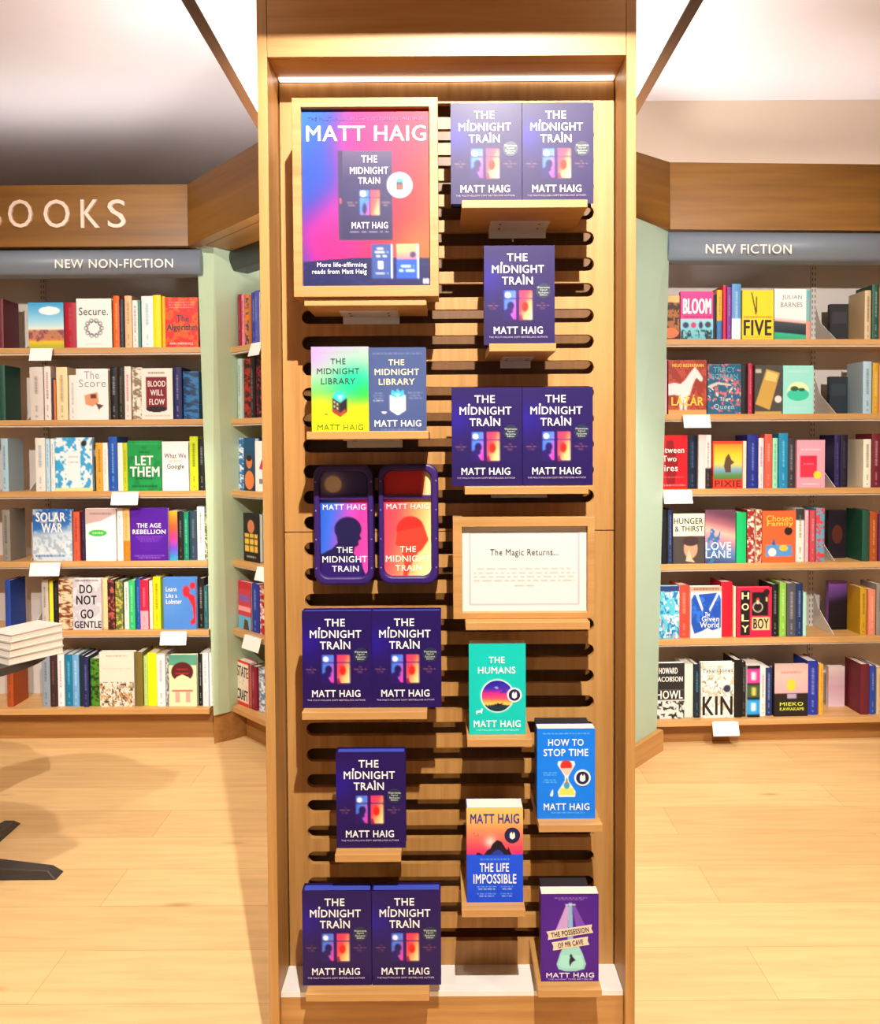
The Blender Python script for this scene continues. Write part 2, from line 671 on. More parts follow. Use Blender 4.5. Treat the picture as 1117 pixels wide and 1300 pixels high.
def frac_lines(lines, w, h):
    """(text, x0, x1, y0, y1[, rot]) fractions from the top-left -> local metres"""
    out = []
    for ln in lines:
        s, x0, x1, y0, y1 = ln[:5]
        out.append((s, (x0 - 0.5) * w, (x1 - 0.5) * w, h * (1 - y1), h * (1 - y0)) + tuple(ln[5:6]))
    return out


# ================================================================== SETTING
FX0, FX1, FY0, FY1, CEIL = -3.3, 3.3, -3.5, 7.6, 3.41


def struct(name, bm, mat):
    o = obj(name, bm, mat)
    o['kind'] = 'structure'
    return o


bm = bmesh.new()
box(bm, FX0, FX1, FY0, FY1, -0.1, 0.0)
struct('floor', bm, M['floor'])
bm = bmesh.new()
box(bm, FX0, FX1, FY0, FY1, CEIL, CEIL + 0.1)
struct('ceiling', bm, M['ceiling'])
bm = bmesh.new()
box(bm, FX0 - 0.1, FX0, FY0, FY1, 0, CEIL)
struct('wall_left', bm, M['beige'])
bm = bmesh.new()
box(bm, FX1, FX1 + 0.1, FY0, FY1, 0, CEIL)
struct('wall_right', bm, M['beige'])
bm = bmesh.new()
box(bm, FX0, FX1, FY1, FY1 + 0.1, 0, CEIL)
struct('wall_back', bm, M['dark'])
# beige bulkhead wall over the fiction bay
bm = bmesh.new()
box(bm, 0.35, FX1, 4.32, 4.42, 0, CEIL)
struct('wall_bulkhead', bm, M['beige'])

# --- oak fascia, left: straight run, then turning towards the camera
FYL = 4.0
c0 = P(238, 234, FYL)
c1 = P(238.5, 312, FYL)
ztop, zbot = c0.z, c1.z
cornerL = Vector((c0.x, FYL))
dirL = Vector((0.49, -0.55)).normalized()
endL = cornerL + dirL * 1.15


def wallstrip(name, a, b_, z0, z1, th, mat, sign=1):
    """vertical strip from a to b (XY), thickness th away from the camera"""
    d = (b_ - a).normalized()
    nrm = Vector((-d.y, d.x)) * th * sign
    bm = bmesh.new()
    hexa(bm, [(a.x, a.y, z0), (b_.x, b_.y, z0), (b_.x + nrm.x, b_.y + nrm.y, z0), (a.x + nrm.x, a.y + nrm.y, z0),
              (a.x, a.y, z1), (b_.x, b_.y, z1), (b_.x + nrm.x, b_.y + nrm.y, z1), (a.x + nrm.x, a.y + nrm.y, z1)])
    return bm


def align(o, d):
    """give a world-space mesh its own axis along d, so the grain follows the board"""
    R = Matrix.Rotation(math.atan2(d.y, d.x), 4, 'Z')
    o.data.transform(R.inverted())
    o.matrix_world = R
    return o


fl = struct('trim_1', wallstrip('trim_1', Vector((-3.2, FYL)), cornerL - Vector((0.0015, 0)), zbot, ztop, 0.06, M['fascia']), M['fascia'])
align(struct('trim_2', wallstrip('trim_2', cornerL + dirL * 0.0015, endL, zbot, ztop, 0.06, M['fascia']), M['fascia']), dirL)
# soffit boards under and lids over the fascia
bm = bmesh.new()
box(bm, -3.2, cornerL.x, FYL + 0.06, FYL + 0.36, zbot, zbot + 0.02)
struct('trim_3', bm, M['fascia'])
align(struct('trim_4', wallstrip('t', cornerL + dirL * 0.06 + Vector((0.045, 0.045)), endL + Vector((0.045, 0.045)), zbot, zbot + 0.02, 0.3, None), M['fascia']), dirL)
# letters on the left fascia
for s, u0, u1 in (('B', -18, 2), ('O', 12, 42), ('O', 57, 89), ('K', 104, 127), ('S', 138, 160)):
    a, b_ = P(u0, 290, FYL), P(u1, 254, FYL)
    lt = lettering('letter', fl, [(s, a.x, b_.x, a.z, b_.z)], M['letter_peach'], y=FYL - 0.012, depth=0.012, bold=0.0)

# --- oak fascia, right
FYR = 3.92
c2, c3 = P(850.5, 206, FYR), P(850.5, 291, FYR)
zt2, zb2 = c2.z, c3.z
cornerR = Vector((c2.x, FYR))
dR = Vector((math.cos(math.radians(2.5)), math.sin(math.radians(2.5))))
nR = Vector((dR.y, -dR.x))
dA = Vector((-0.21, -0.15)).normalized()
struct('trim_5', wallstrip('t', cornerR + dR * 0.0015, cornerR + dR * 2.0, zb2, zt2, 0.06, None), M['fascia'])
align(struct('trim_6', wallstrip('t', cornerR + dA * 0.8, cornerR + dA * 0.0015, zb2, zt2, 0.06, None), M['fascia']), dA)
# shelf over the right fascia, closing the gap to the wall
bm = bmesh.new()
p = [cornerR + dA * 0.8 + Vector((-0.03, 0.05)), cornerR + Vector((0, 0.062)), cornerR + dR * 2.0 + Vector((0, 0.062)), Vector((3.2, 4.3)), Vector((0.6, 4.3))]
lo = [bm.verts.new((q.x, q.y, zb2 + 0.01)) for q in p]
hi = [bm.verts.new((q.x, q.y, zb2 + 0.03)) for q in p]
bm.faces.new(lo)
bm.faces.new(hi[::-1])
for i in range(5):
    bm.faces.new((lo[i], lo[(i + 1) % 5], hi[(i + 1) % 5], hi[i]))
struct('trim_7', bm, M['fascia'])

# --- pale green angled wall beside the fiction bay, with its oak skirting
g0 = Ppl(838.5, 952, (0, 0, 0), (0, 0, 1))
g1 = Ppl(806, 973, (0, 0, 0), (0, 0, 1))
gt = P(850, 291, g0.y)
dg = Vector((g1.x - g0.x, g1.y - g0.y)).normalized()
back = Vector((-dg.y, dg.x)) * -0.04
if back.y < 0:
    back = -back
far = Vector((g0.x, g0.y)) + dg * 0.78
bm = bmesh.new()
a0 = Vector((P(833, 935, g0.y).x, g0.y))
hexa(bm, [(far.x, far.y, 0), (a0.x, a0.y, 0), (a0.x + back.x, a0.y + back.y, 0), (far.x + back.x, far.y + back.y, 0),
          (far.x, far.y, zb2), (gt.x, gt.y, zb2), (gt.x + back.x, gt.y + back.y, zb2), (far.x + back.x, far.y + back.y, zb2)])
struct('wall_angled', bm, M['mint'])
bm = bmesh.new()
sk = Vector((g0.x, g0.y))
of = -back.normalized() * 0.014
q0, q1 = sk + of + dg * -0.002, far + of
hexa(bm, [(q1.x, q1.y, 0), (q0.x, q0.y, 0), (q0.x - of.x * 2.2, q0.y - of.y * 2.2, 0), (far.x, far.y, 0),
          (q1.x, q1.y, 0.105), (q0.x, q0.y, 0.105), (q0.x - of.x * 2.2, q0.y - of.y * 2.2, 0.105), (far.x, far.y, 0.105)])
align(struct('baseboard_right', bm, M['oak_h']), dg)

# ================================================================== DISPLAY TOWER
YB, YF = 2.0, 1.88
xl_o, xl_i = P(333, 600, YF).x, P(345.5, 600, YF).x
xr_i, xr_o = P(794.5, 600, YF).x, P(807, 600, YF).x
TOP = 2.75
tower = thing('display_tower', 'tall oak slatted display tower in the middle of the shop floor', 'display stand', (0, YB, 0))
for x0, x1 in ((xl_o, xl_i), (xr_i, xr_o)):
    bm = bmesh.new()
    box(bm, x0, x1, YF, 2.5, 0, TOP)
    wobj('side_panel', bm, M['oak_v'], tower, 0.0015)
zsof = P(567, 103, YB).z
bm = bmesh.new()
box(bm, xl_i + 0.001, xr_i - 0.001, YF + 0.001, 2.5, zsof + 0.004, TOP)
wobj('header', bm, M['oak_h'], tower)
zl = P(567, 1225, YB).z
bm = bmesh.new()
box(bm, xl_i + 0.001, xr_i - 0.001, 1.90, YB + 0.02, 0.0, zl - 0.012)
wobj('plinth', bm, M['oak_h'], tower)
bm = bmesh.new()
box(bm, xl_i + 0.001, xr_i - 0.001, 1.9, YB, zl - 0.012, zl)
tag(wobj('base_ledge', bm, M['white_lam'], tower), 'white laminate top of the plinth')
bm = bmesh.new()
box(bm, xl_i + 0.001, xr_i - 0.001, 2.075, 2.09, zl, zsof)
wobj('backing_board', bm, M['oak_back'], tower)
m, nt, b = newmat('led_strip_glow')
b.inputs['Emission Color'].default_value = (1, 0.92, 0.8, 1)
b.inputs['Emission Strength'].default_value = 4.0
M['led'] = m
bm = bmesh.new()
box(bm, xl_i + 0.006, xr_i - 0.006, 1.984, 1.999, zsof - 0.001, zsof + 0.0035)
tag(wobj('led_strip', bm, M['led'], tower), 'glowing white light strip under the header')
# slat panel
xs0, xs1 = P(385, 600, YB).x, P(754, 600, YB).x
xa, xb = xl_i + 0.004, xr_i - 0.004
hh, TH = 0.0172, 0.016
zc = [P(567, 140 + 32.7 * k, YB).z for k in range(33)]
seam = zc[16] - hh - 0.004
bmU, bmL = bmesh.new(), bmesh.new()
zprev = zsof - 0.003
ARC = [math.radians(a) for a in range(90, 271, 18)]
for k, z in enumerate(zc):
    B = bmU if k <= 16 else bmL
    zhi = zprev if k != 17 else seam - 0.0025
    if k == 17:
        box(bmU, xa, xs0 + hh * 2, YB, YB + TH, seam, zprev)
        box(bmU, xs1 - hh * 2, xb, YB, YB + TH, seam, zprev)
        box(bmL, xs0 + hh * 2, xs1 - hh * 2, YB, YB + TH, seam, zprev)
    box(B, xa, xb, YB, YB + TH, z + hh, zhi)
    cx = xs0 + hh
    prism_y(B, [(xa, z + hh)] + [(cx + hh * math.cos(a), z + hh * math.sin(a)) for a in ARC] + [(xa, z - hh)], YB, YB + TH)
    cx = xs1 - hh
    prism_y(B, [(xb, z - hh)] + [(cx - hh * math.cos(a), z - hh * math.sin(a)) for a in ARC] + [(xb, z + hh)], YB, YB + TH)
    zprev = z - hh
box(bmL, xa, xb, YB, YB + TH, zl, zprev)
wobj('slat_panel', bmU, M['oak_v'], tower)
wobj('slat_panel', bmL, M['oak_v'], tower)

# ceiling raft over the tower: oak frame round a lit white panel
raft = thing('ceiling_raft', 'lit white ceiling panel with an oak frame above the display tower', 'ceiling light', (0, 2.3, TOP))
rx0, rx1, ry0, ry1 = -0.70, 0.705, 1.33, 3.0
bm = bmesh.new()
for a in ((rx0, rx0 + 0.035, ry0, ry1), (rx1 - 0.035, rx1, ry0, ry1), (rx0 + 0.035, rx1 - 0.035, ry0, ry0 + 0.035), (rx0 + 0.035, rx1 - 0.035, ry1 - 0.035, ry1)):
    box(bm, a[0], a[1], a[2], a[3], TOP, TOP + 0.12)
wobj('frame', bm, M['raft_wood'], raft)
bm = bmesh.new()
box(bm, -0.455, 0.465, ry0 + 0.035, ry1 - 0.035, TOP + 0.002, TOP + 0.02)
wobj('centre_board', bm, M['oak_h'], raft)
for x0, x1 in ((rx0 + 0.035, -0.456), (0.466, rx1 - 0.035)):
    bm = bmesh.new()
    box(bm, x0, x1, ry0 + 0.035, ry1 - 0.035, TOP + 0.004, TOP + 0.02)
    wobj('diffuser', bm, M['diffuser'], raft)
bm = bmesh.new()
for x in (-0.5, 0.5):
    for y in (1.6, 2.85):
        box(bm, x - 0.01, x + 0.01, y - 0.01, y + 0.01, TOP + 0.02, CEIL)
wobj('hanger', bm, M['white_metal'], raft)

# ------------------------------------------------------------------ ledges on the tower
YE = 1.81           # front edge of the ledges
LT = 0.018


def ledge(u0, u1, vf, label, plate=True, y_front=YE):
    a, c = P(u0, vf, y_front), P(u1, vf, y_front)
    w, x, z = c.x - a.x, (a.x + c.x) / 2, (a.z + c.z) / 2
    t = thing('display_ledge', label, 'shelf', (x, YB, z), group='oak ledges hooked on the display tower')
    d = YB - y_front
    bm = bmesh.new()
    box(bm, -w / 2, w / 2, -d, -0.0005, -LT, 0)
    obj('board', bm, M['oak_h'], t, 0.0012)
    pw = min(w * 0.5, 0.155)
    bm = bmesh.new()
    box(bm, -pw / 2, pw / 2, -0.085, -0.001, -LT - 0.0025, -LT)
    box(bm, -pw / 2, pw / 2, -0.0035, -0.001, -LT - 0.020, -LT)
    pl = obj('bracket_plate', bm, M['white_metal'], t)
    tag(pl, 'white metal bracket plate')
    for sx in (-0.33, 0.33):
        for sy in (-0.028, -0.066):
            bm = bmesh.new()
            bmesh.ops.create_cone(bm, cap_ends=True, segments=12, radius1=0.0035, radius2=0.003, depth=0.0016,
                                  matrix=Matrix.Translation((sx * pw, sy, -LT - 0.0033)))
            obj('screw', bm, M['screw'], pl)
    return t


LEDGES = {
    'A': (586, 746, 253.5, 'wide oak ledge with white bracket plate, topmost on the right side of the tower'),
    'B': (621, 706, 436, 'narrow oak ledge under the single purple book near the top right of the tower'),
    'L': (389, 544, 547.5, 'wide oak ledge under the lime green and the slate blue paperback'),
    'C': (590, 747, 617.5, 'wide oak ledge under the purple pair right above the framed notice'),
    'M': (591, 749, 790, 'wide oak ledge directly beneath the framed white notice'),
    'D': (383, 542, 904, 'wide oak ledge under the purple pair on the left middle of the tower'),
    'H': (593, 676, 938.5, 'narrow oak ledge under the turquoise paperback'),
    'S': (684, 765, 1047, 'narrow oak ledge under the bright blue paperback with an hourglass'),
    'E': (425, 509, 1085, 'narrow oak ledge under the single purple book at the lower left'),
    'I': (586, 667, 1155, 'narrow oak ledge under the orange and blue sunset paperback'),
    'V': (683, 764, 1257, 'narrow oak ledge under the violet paperback at the bottom right'),
    'F': (388, 545, 1262, 'wide oak ledge under the lowest purple pair at the bottom left'),
}
LZ = {}
for k, (u0, u1, vf, lab) in LEDGES.items():
    LZ[k] = ledge(u0, u1, vf, lab).location.z
YBK = 1.84          # cover plane of the books


def at_book(u0, u1, key, y=YBK):
    a, c = P(u0, 600, y), P(u1, 600, y)
    return (a.x + c.x) / 2, LZ[key] + 0.0004, c.x - a.x


# -------- the purple hardback (11 copies)
BW, BH, BT = 0.1640, 0.2295, 0.034
mt = [('fill', '#1e0556'),
      ('glow', 0.06, 0.33, 0.34, '#220a96', 0.75), ('glow', 0.95, 0.55, 0.3, '#240858', 0.5), ('glow', 0.5, 0.9, 0.5, '#1a0440', 0.5),
      ('gradin', 0.284, 0.452, 0.456, 0.74, [(0, '#4a6ae8'), (0.45, '#4a86f0'), (0.75, '#b45ad0'), (1, '#f03aa8')], 0.55, 0.5),
      ('gradin', 0.497, 0.452, 0.68, 0.745, [(0, '#f2307c'), (0.4, '#fa4a58'), (0.7, '#ffb870'), (1, '#fff0b8')], 0.55, 0.5),
      ('circ', 0.337, 0.497, 0.038, '#ffffff'),
      ('rect', 0.27, 0.526, 0.70, 0.538, '#2b2470'),
      ('ell', 0.375, 0.607, 0.05, 0.045, '#1c0a58'), ('poly', [(0.27, 0.75), (0.27, 0.66), (0.34, 0.62), (0.40, 0.63), (0.41, 0.67), (0.37, 0.69), (0.43, 0.76)], '#240a62'),
      ('ell', 0.58, 0.615, 0.045, 0.048, '#e02018'), ('poly', [(0.5, 0.75), (0.505, 0.70), (0.53, 0.69), (0.55, 0.75)], '#8a1458'),
      ('poly', [(0.456, 0.74), (0.497, 0.74), (0.497, 0.44), (0.456, 0.44)], '#22065c'),
      ('words', 0.05, 0.22, 0.602, 0.008, '#c8906c', 4), ('words', 0.12, 0.14, 0.575, 0.007, '#c8906c', 4), ('words', 0.08, 0.18, 0.632, 0.008, '#c8906c', 9),
      ('words', 0.74, 0.92, 0.602, 0.008, '#c8906c', 6), ('words', 0.81, 0.85, 0.575, 0.007, '#c8906c', 4), ('words', 0.79, 0.87, 0.632, 0.008, '#c8906c', 8)]
proto = thing('book', 'x', 'book', group='purple hardbacks on the tower')
cover_book(proto, BW, BH, BT, mt, '#1a0648', True, 60, 'print_gloss', 'blue_edges')


def dots(bm):
    for fx, fy, r in ((0.248, 0.176, 0.0026), (0.556, 0.302, 0.0024), (0.248, 0.190, 0.0013), (0.556, 0.317, 0.0013)):
        bm.faces.new([bm.verts.new((x, -0.0008, z)) for x, z in disc_pts((fx - 0.5) * BW, BH * (1 - fy), r, 12)])


lettering('title_lettering', proto, frac_lines([('THE', 0.325, 0.615, 0.080, 0.157), ('MIDNIGHT', 0.112, 0.85, 0.197, 0.277),
                                                ('TRAIN', 0.254, 0.69, 0.313, 0.392)], BW, BH), text_mat('#f6f2ee'), bold=0.022, extra=dots)
lettering('author_lettering', proto, frac_lines([('MATT HAIG', 0.135, 0.83, 0.815, 0.888)], BW, BH), text_mat('#f6f2ee'), bold=0.022)
lettering('strapline', proto, frac_lines([('THE MULTI-MILLION COPY BESTSELLING AUTHOR', 0.07, 0.90, 0.912, 0.928)], BW, BH), text_mat('#b9a6cc'), bold=0.01)
bm = bmesh.new()
prism_y(bm, disc_pts((0.84 - 0.5) * BW, BH * (1 - 0.455), 0.0172, 28), -0.0005, -0.0001)
st_ = obj('sticker', bm, text_mat('#1c2a48'), proto)
tag(st_, 'round dark sticker')
lettering('sticker_lettering', st_, frac_lines([('Waterstones', 0.75, 0.93, 0.412, 0.432), ('Signed', 0.79, 0.89, 0.439, 0.458),
                                                ('Exclusive', 0.77, 0.91, 0.464, 0.482), ('Edition', 0.79, 0.89, 0.488, 0.505)], BW, BH),
          text_mat('#d6dccc'), y=-0.001, depth=0.0004, bold=0.0)
PURPLE = [
    ('A', 574, 664, 'left one of the topmost purple pair on the upper right ledge'),
    ('A', 664.6, 753, 'right one of the topmost purple pair on the upper right ledge'),
    ('B', 615, 705, 'single purple train-window hardback near the top right of the tower'),
    ('C', 573, 663.5, 'left one of the purple pair standing above the framed notice'),
    ('C', 664, 752, 'right one of the purple pair standing above the framed notice'),
    ('D', 381, 470, 'left one of the purple pair below the train-window boards'),
    ('D', 470.2, 558, 'right one of the purple pair below the train-window boards'),
    ('E', 422, 512, 'single purple train-window hardback on the lower left narrow ledge'),
    ('F', 377, 466, 'left one of the lowest purple pair at the tower foot'),
    ('F', 466.8, 556, 'right one of the lowest purple pair at the tower foot'),
]
for i, (k, u0, u1, lab) in enumerate(PURPLE):
    o = proto if i == 0 else copy_tree(proto)
    x, z, w = at_book(u0, u1, k)
    o.location = (x, YBK + (0.0 if u0 < 600 else 0.0005), z)
    o['label'] = lab if 'hardback' in lab else lab.replace('purple pair', 'purple hardback pair')


def tower_book(key, u0, u1, vtop, t, layers, label, texts, spine=None, hard=False, y=YBK, nx=54, part=None, group=None, pages='pages'):
    x, z, w = at_book(u0, u1, key, y)
    h = P((u0 + u1) / 2, vtop, y).z - z
    o = thing('book', label, 'book', (x, y, z), group=group)
    cover_book(o, w, h, t, layers, spine, hard, nx, 'print_gloss', pages)
    for name, col, bold, lines in texts:
        lettering(name, o, frac_lines(lines, w, h), text_mat(col), bold=bold)
    return o, w, h


def award_sticker(o, w, h, fx, fy, r, ring='#f4f2f2'):
    bm = bmesh.new()
    cx, cz = (fx - 0.5) * w, h * (1 - fy)
    prism_y(bm, disc_pts(cx, cz, r, 30), -0.0012, -0.0002)
    s = obj('sticker', bm, text_mat(ring), o)
    bm = bmesh.new()
    prism_y(bm, disc_pts(cx, cz, r * 0.78, 30), -0.0016, -0.001)
    obj('sticker_disc', bm, text_mat('#161a4a'), s)
    bm = bmesh.new()
    prism_y(bm, [(cx - r * 0.33, cz - r * 0.3), (cx, cz - r * 0.5), (cx + r * 0.33, cz - r * 0.3), (cx + r * 0.33, cz + r * 0.2),
                 (cx + r * 0.2, cz + r * 0.5), (cx + r * 0.05, cz + r * 0.15), (cx - r * 0.1, cz + r * 0.5), (cx - r * 0.33, cz + r * 0.2)], -0.002, -0.0014)
    obj('emblem', bm, text_mat('#f2f0ee'), s)


# lime green paperback
lime = [('grad', [(0, '#b098c4'), (0.28, '#98c8a0'), (0.5, '#38d088'), (0.68, '#b0dc20'), (0.85, '#e4e608'), (1, '#e0e000')], 0.12, 0.88),
        ('glow', 0.0, 0.1, 0.45, '#b294cc', 0.9), ('glow', 0.72, 0.42, 0.40, '#08d098', 0.95), ('glow', 0.9, 0.55, 0.25, '#14d048', 0.7),
        ('glow', 0.1, 0.75, 0.5, '#e2e208', 0.8), ('glow', 0.9, 0.85, 0.35, '#e0de04', 0.8),
        ('words', 0.14, 0.82, 0.068, 0.008, '#8aa88a', 3),
        ('poly', [(0.36, 0.60), (0.50, 0.66), (0.50, 0.83), (0.36, 0.77)], '#3a3038'), ('poly', [(0.50, 0.66), (0.62, 0.60), (0.62, 0.77), (0.50, 0.83)], '#241820'),
        ('poly', [(0.36, 0.72), (0.50, 0.78), (0.50, 0.83), (0.36, 0.77)], '#a03828'), ('poly', [(0.50, 0.78), (0.60, 0.73), (0.60, 0.77), (0.50, 0.83)], '#b04030'),
        ('poly', [(0.36, 0.60), (0.42, 0.53), (0.56, 0.53), (0.62, 0.60), (0.50, 0.66)], '#30b8c8'), ('poly', [(0.44, 0.57), (0.56, 0.57), (0.50, 0.65)], '#9af0f0'),
        ('rect', 0.39, 0.64, 0.41, 0.665, '#f0f0a0'), ('rect', 0.44, 0.665, 0.46, 0.69, '#f0f0a0'), ('rect', 0.39, 0.69, 0.41, 0.715, '#f0f0a0'), ('rect', 0.44, 0.715, 0.46, 0.74, '#f0f0a0'),
        ('ell', 0.25, 0.795, 0.035, 0.009, '#5a6020')]
tower_book('L', 396.5, 469, 440, 0.036, lime, 'lime green and yellow paperback with a small building, on the left upper ledge',
           [('title_lettering', '#34484c', 0.016, [('THE', 0.34, 0.60, 0.14, 0.205), ('MIDNIGHT', 0.10, 0.84, 0.252, 0.323), ('LIBRARY', 0.17, 0.77, 0.37, 0.44)]),
            ('author_lettering', '#5a7010', 0.016, [('MATT HAIG', 0.10, 0.90, 0.915, 0.985)])], '#c8b0e0')
slate = [('fill', '#3f4f80'), ('glow', 0.5, 0.5, 0.7, '#46568a', 0.6), ('words', 0.06, 0.93, 0.072, 0.009, '#96a2bc', 3),
         ('poly', [(0.36, 0.565), (0.50, 0.61), (0.64, 0.565), (0.64, 0.75), (0.50, 0.81), (0.36, 0.75)], '#f6f6f2'),
         ('poly', [(0.38, 0.57), (0.40, 0.50), (0.46, 0.53), (0.50, 0.49), (0.55, 0.53), (0.60, 0.50), (0.62, 0.57), (0.50, 0.61)], '#38b4d8'),
         ('poly', [(0.45, 0.55), (0.55, 0.55), (0.50, 0.62)], '#a0e4f4'),
         ('words', 0.10, 0.24, 0.545, 0.008, '#aab4c8', 1), ('words', 0.07, 0.26, 0.575, 0.008, '#aab4c8', 2), ('words', 0.09, 0.25, 0.605, 0.008, '#aab4c8', 3), ('words', 0.07, 0.26, 0.635, 0.012, '#d8dce4', 5),
         ('words', 0.68, 0.95, 0.54, 0.008, '#aab4c8', 6), ('words', 0.72, 0.90, 0.575, 0.008, '#aab4c8', 7), ('words', 0.70, 0.93, 0.605, 0.008, '#aab4c8', 8),
         ('ell', 0.26, 0.775, 0.045, 0.012, '#f0f0f0'), ('words', 0.2, 0.85, 0.982, 0.01, '#8d98b8', 12)]
tower_book('L', 469.6, 541.5, 441, 0.036, slate, 'slate blue paperback with a white building, right of the lime green one',
           [('title_lettering', '#f2ecb4', 0.018, [('THE', 0.34, 0.62, 0.145, 0.212), ('MIDNIGHT', 0.10, 0.88, 0.255, 0.33), ('LIBRARY', 0.17, 0.80, 0.372, 0.445)]),
            ('author_lettering', '#f6f4ee', 0.02, [('MATT HAIG', 0.09, 0.91, 0.866, 0.945)])], '#36456f')
# turquoise paperback
hum = [('fill', '#06c4b8'), ('glow', 0.5, 0.6, 0.6, '#08cabc', 0.5)]
hum += [('circ', 0.50, 0.575, 0.30, '#d8f0e8')]
o, w, h = tower_book('H', 594, 666.5, 817, 0.034, hum, 'turquoise paperback with a round sunset picture on a narrow ledge',
                     [('title_lettering', '#f0fcf8', 0.02, [('THE', 0.35, 0.63, 0.145, 0.215), ('HUMANS', 0.16, 0.82, 0.255, 0.33)]),
                      ('author_lettering', '#f0fcf8', 0.022, [('MATT HAIG', 0.08, 0.91, 0.845, 0.92)]),
                      ('strapline', '#b8f0e8', 0.0, [('THE MILLION COPY BESTSELLER', 0.12, 0.88, 0.945, 0.96)])], '#08a89c', nx=60)
cir = [('grad', [(0, '#1e1890'), (0.25, '#4a20b0'), (0.42, '#e82888'), (0.58, '#fa5a68'), (0.70, '#ffc050'), (0.78, '#f8d860'), (0.8, '#183848'), (1, '#102830')], 0, 1),
       ('poly', [(0.3, 0.82), (0.3, 0.76), (0.45, 0.76), (0.5, 0.72), (0.6, 0.74), (0.63, 0.70), (0.66, 0.74), (0.68, 0.82)], '#141c28'),
       ('noise', '#2a30b0', 7, 5, 0.62, 4, (0, 0, 1, 0.4)), ('ell', 0.45, 0.22, 0.06, 0.03, '#90a0f0')]
R_ = 0.275 * w
g = paint(cir, 40, 40, 1.0)
bm = bmesh.new()
lay = bm.verts.layers.float_color.new('Col')
cen = ((0.50 - 0.5) * w, h * (1 - 0.575))
rows = []
for j in range(15):
    rows.append([])
    for i in range(44):
        a = 2 * math.pi * i / 44
        rr = R_ * j / 14
        vv = bm.verts.new((cen[0] + rr * math.cos(a), -0.0006, cen[1] + rr * math.sin(a)))
        gi, gj = int(19.5 + 19.4 * j / 14 * math.cos(a)), int(19.5 - 19.4 * j / 14 * math.sin(a))
        vv[lay] = tuple(g[gj, gi]) + (1,)
        rows[-1].append(vv)
for j in range(14):
    for i in range(44):
        k2 = (i + 1) % 44
        if j == 0:
            bm.faces.new((rows[0][i], rows[1][i], rows[1][k2]))
        else:
            bm.faces.new((rows[j][i], rows[j + 1][i], rows[j + 1][k2], rows[j][k2]))
obj('cover_picture', bm, M['print'], o)
award_sticker(o, w, h, 0.80, 0.565, 0.0175)
bm = bmesh.new()
prism_y(bm, [((q - 0.5) * w, h * (1 - s)) for q, s in ((0.12, 0.745), (0.14, 0.735), (0.2, 0.735), (0.225, 0.71), (0.245, 0.72), (0.235, 0.74), (0.22, 0.775), (0.2, 0.755), (0.15, 0.76), (0.13, 0.78))], -0.0006, -0.0001)
obj('dog_emblem', bm, text_mat('#e8fcf8'), o)
# bright blue paperback with hourglass: a front copy and one behind
stp = [('fill', '#0a7cf0'), ('glow', 0.5, 0.5, 0.7, '#1284f6', 0.5), ('words', 0.10, 0.90, 0.055, 0.010, '#9ad0fa', 3),
       ('poly', [(0.365, 0.36), (0.64, 0.36), (0.655, 0.40), (0.54, 0.53), (0.54, 0.58), (0.665, 0.70), (0.65, 0.76), (0.37, 0.76), (0.355, 0.70), (0.475, 0.58), (0.475, 0.53), (0.35, 0.40)], '#e8f2f4'),
       ('circ', 0.50, 0.415, 0.10, '#e03028'), ('poly', [(0.39, 0.44), (0.62, 0.44), (0.53, 0.52), (0.49, 0.52)], '#f2c8b8'), ('poly', [(0.40, 0.66), (0.62, 0.66), (0.655, 0.74), (0.37, 0.74)], '#f0e060'),
       ('ell', 0.51, 0.63, 0.05, 0.04, '#38a0c0'), ('ell', 0.51, 0.575, 0.015, 0.03, '#48b060'), ('circ', 0.51, 0.60, 0.02, '#f05048'),
       ('words', 0.10, 0.34, 0.49, 0.009, '#8cc8f8', 4), ('words', 0.11, 0.33, 0.515, 0.009, '#8cc8f8', 5), ('words', 0.12, 0.32, 0.57, 0.009, '#8cc8f8', 6), ('words', 0.10, 0.34, 0.595, 0.009, '#8cc8f8', 7),
       ('poly', [(0.215, 0.745), (0.25, 0.69), (0.275, 0.67), (0.275, 0.73), (0.26, 0.755)], '#f0f6fa'),
       ('words', 0.24, 0.82, 0.935, 0.010, '#8cc8f8', 8)]
o, w, h = tower_book('S', 681, 755.5, 925, 0.034, stp, 'bright blue paperback with an hourglass, foremost on its narrow ledge',
                     [('title_lettering', '#f4f8fa', 0.02, [('HOW TO', 0.19, 0.80, 0.115, 0.19), ('STOP TIME', 0.11, 0.88, 0.225, 0.305)]),
                      ('author_lettering', '#f4f8fa', 0.02, [('MATT HAIG', 0.11, 0.90, 0.83, 0.905)])], '#0868d0', nx=84)
award_sticker(o, w, h, 0.78, 0.545, 0.0195)
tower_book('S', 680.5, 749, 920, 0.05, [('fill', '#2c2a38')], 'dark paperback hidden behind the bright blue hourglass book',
           [], '#2c2a38', y=YBK + 0.036, nx=6, pages='shaded_edges')
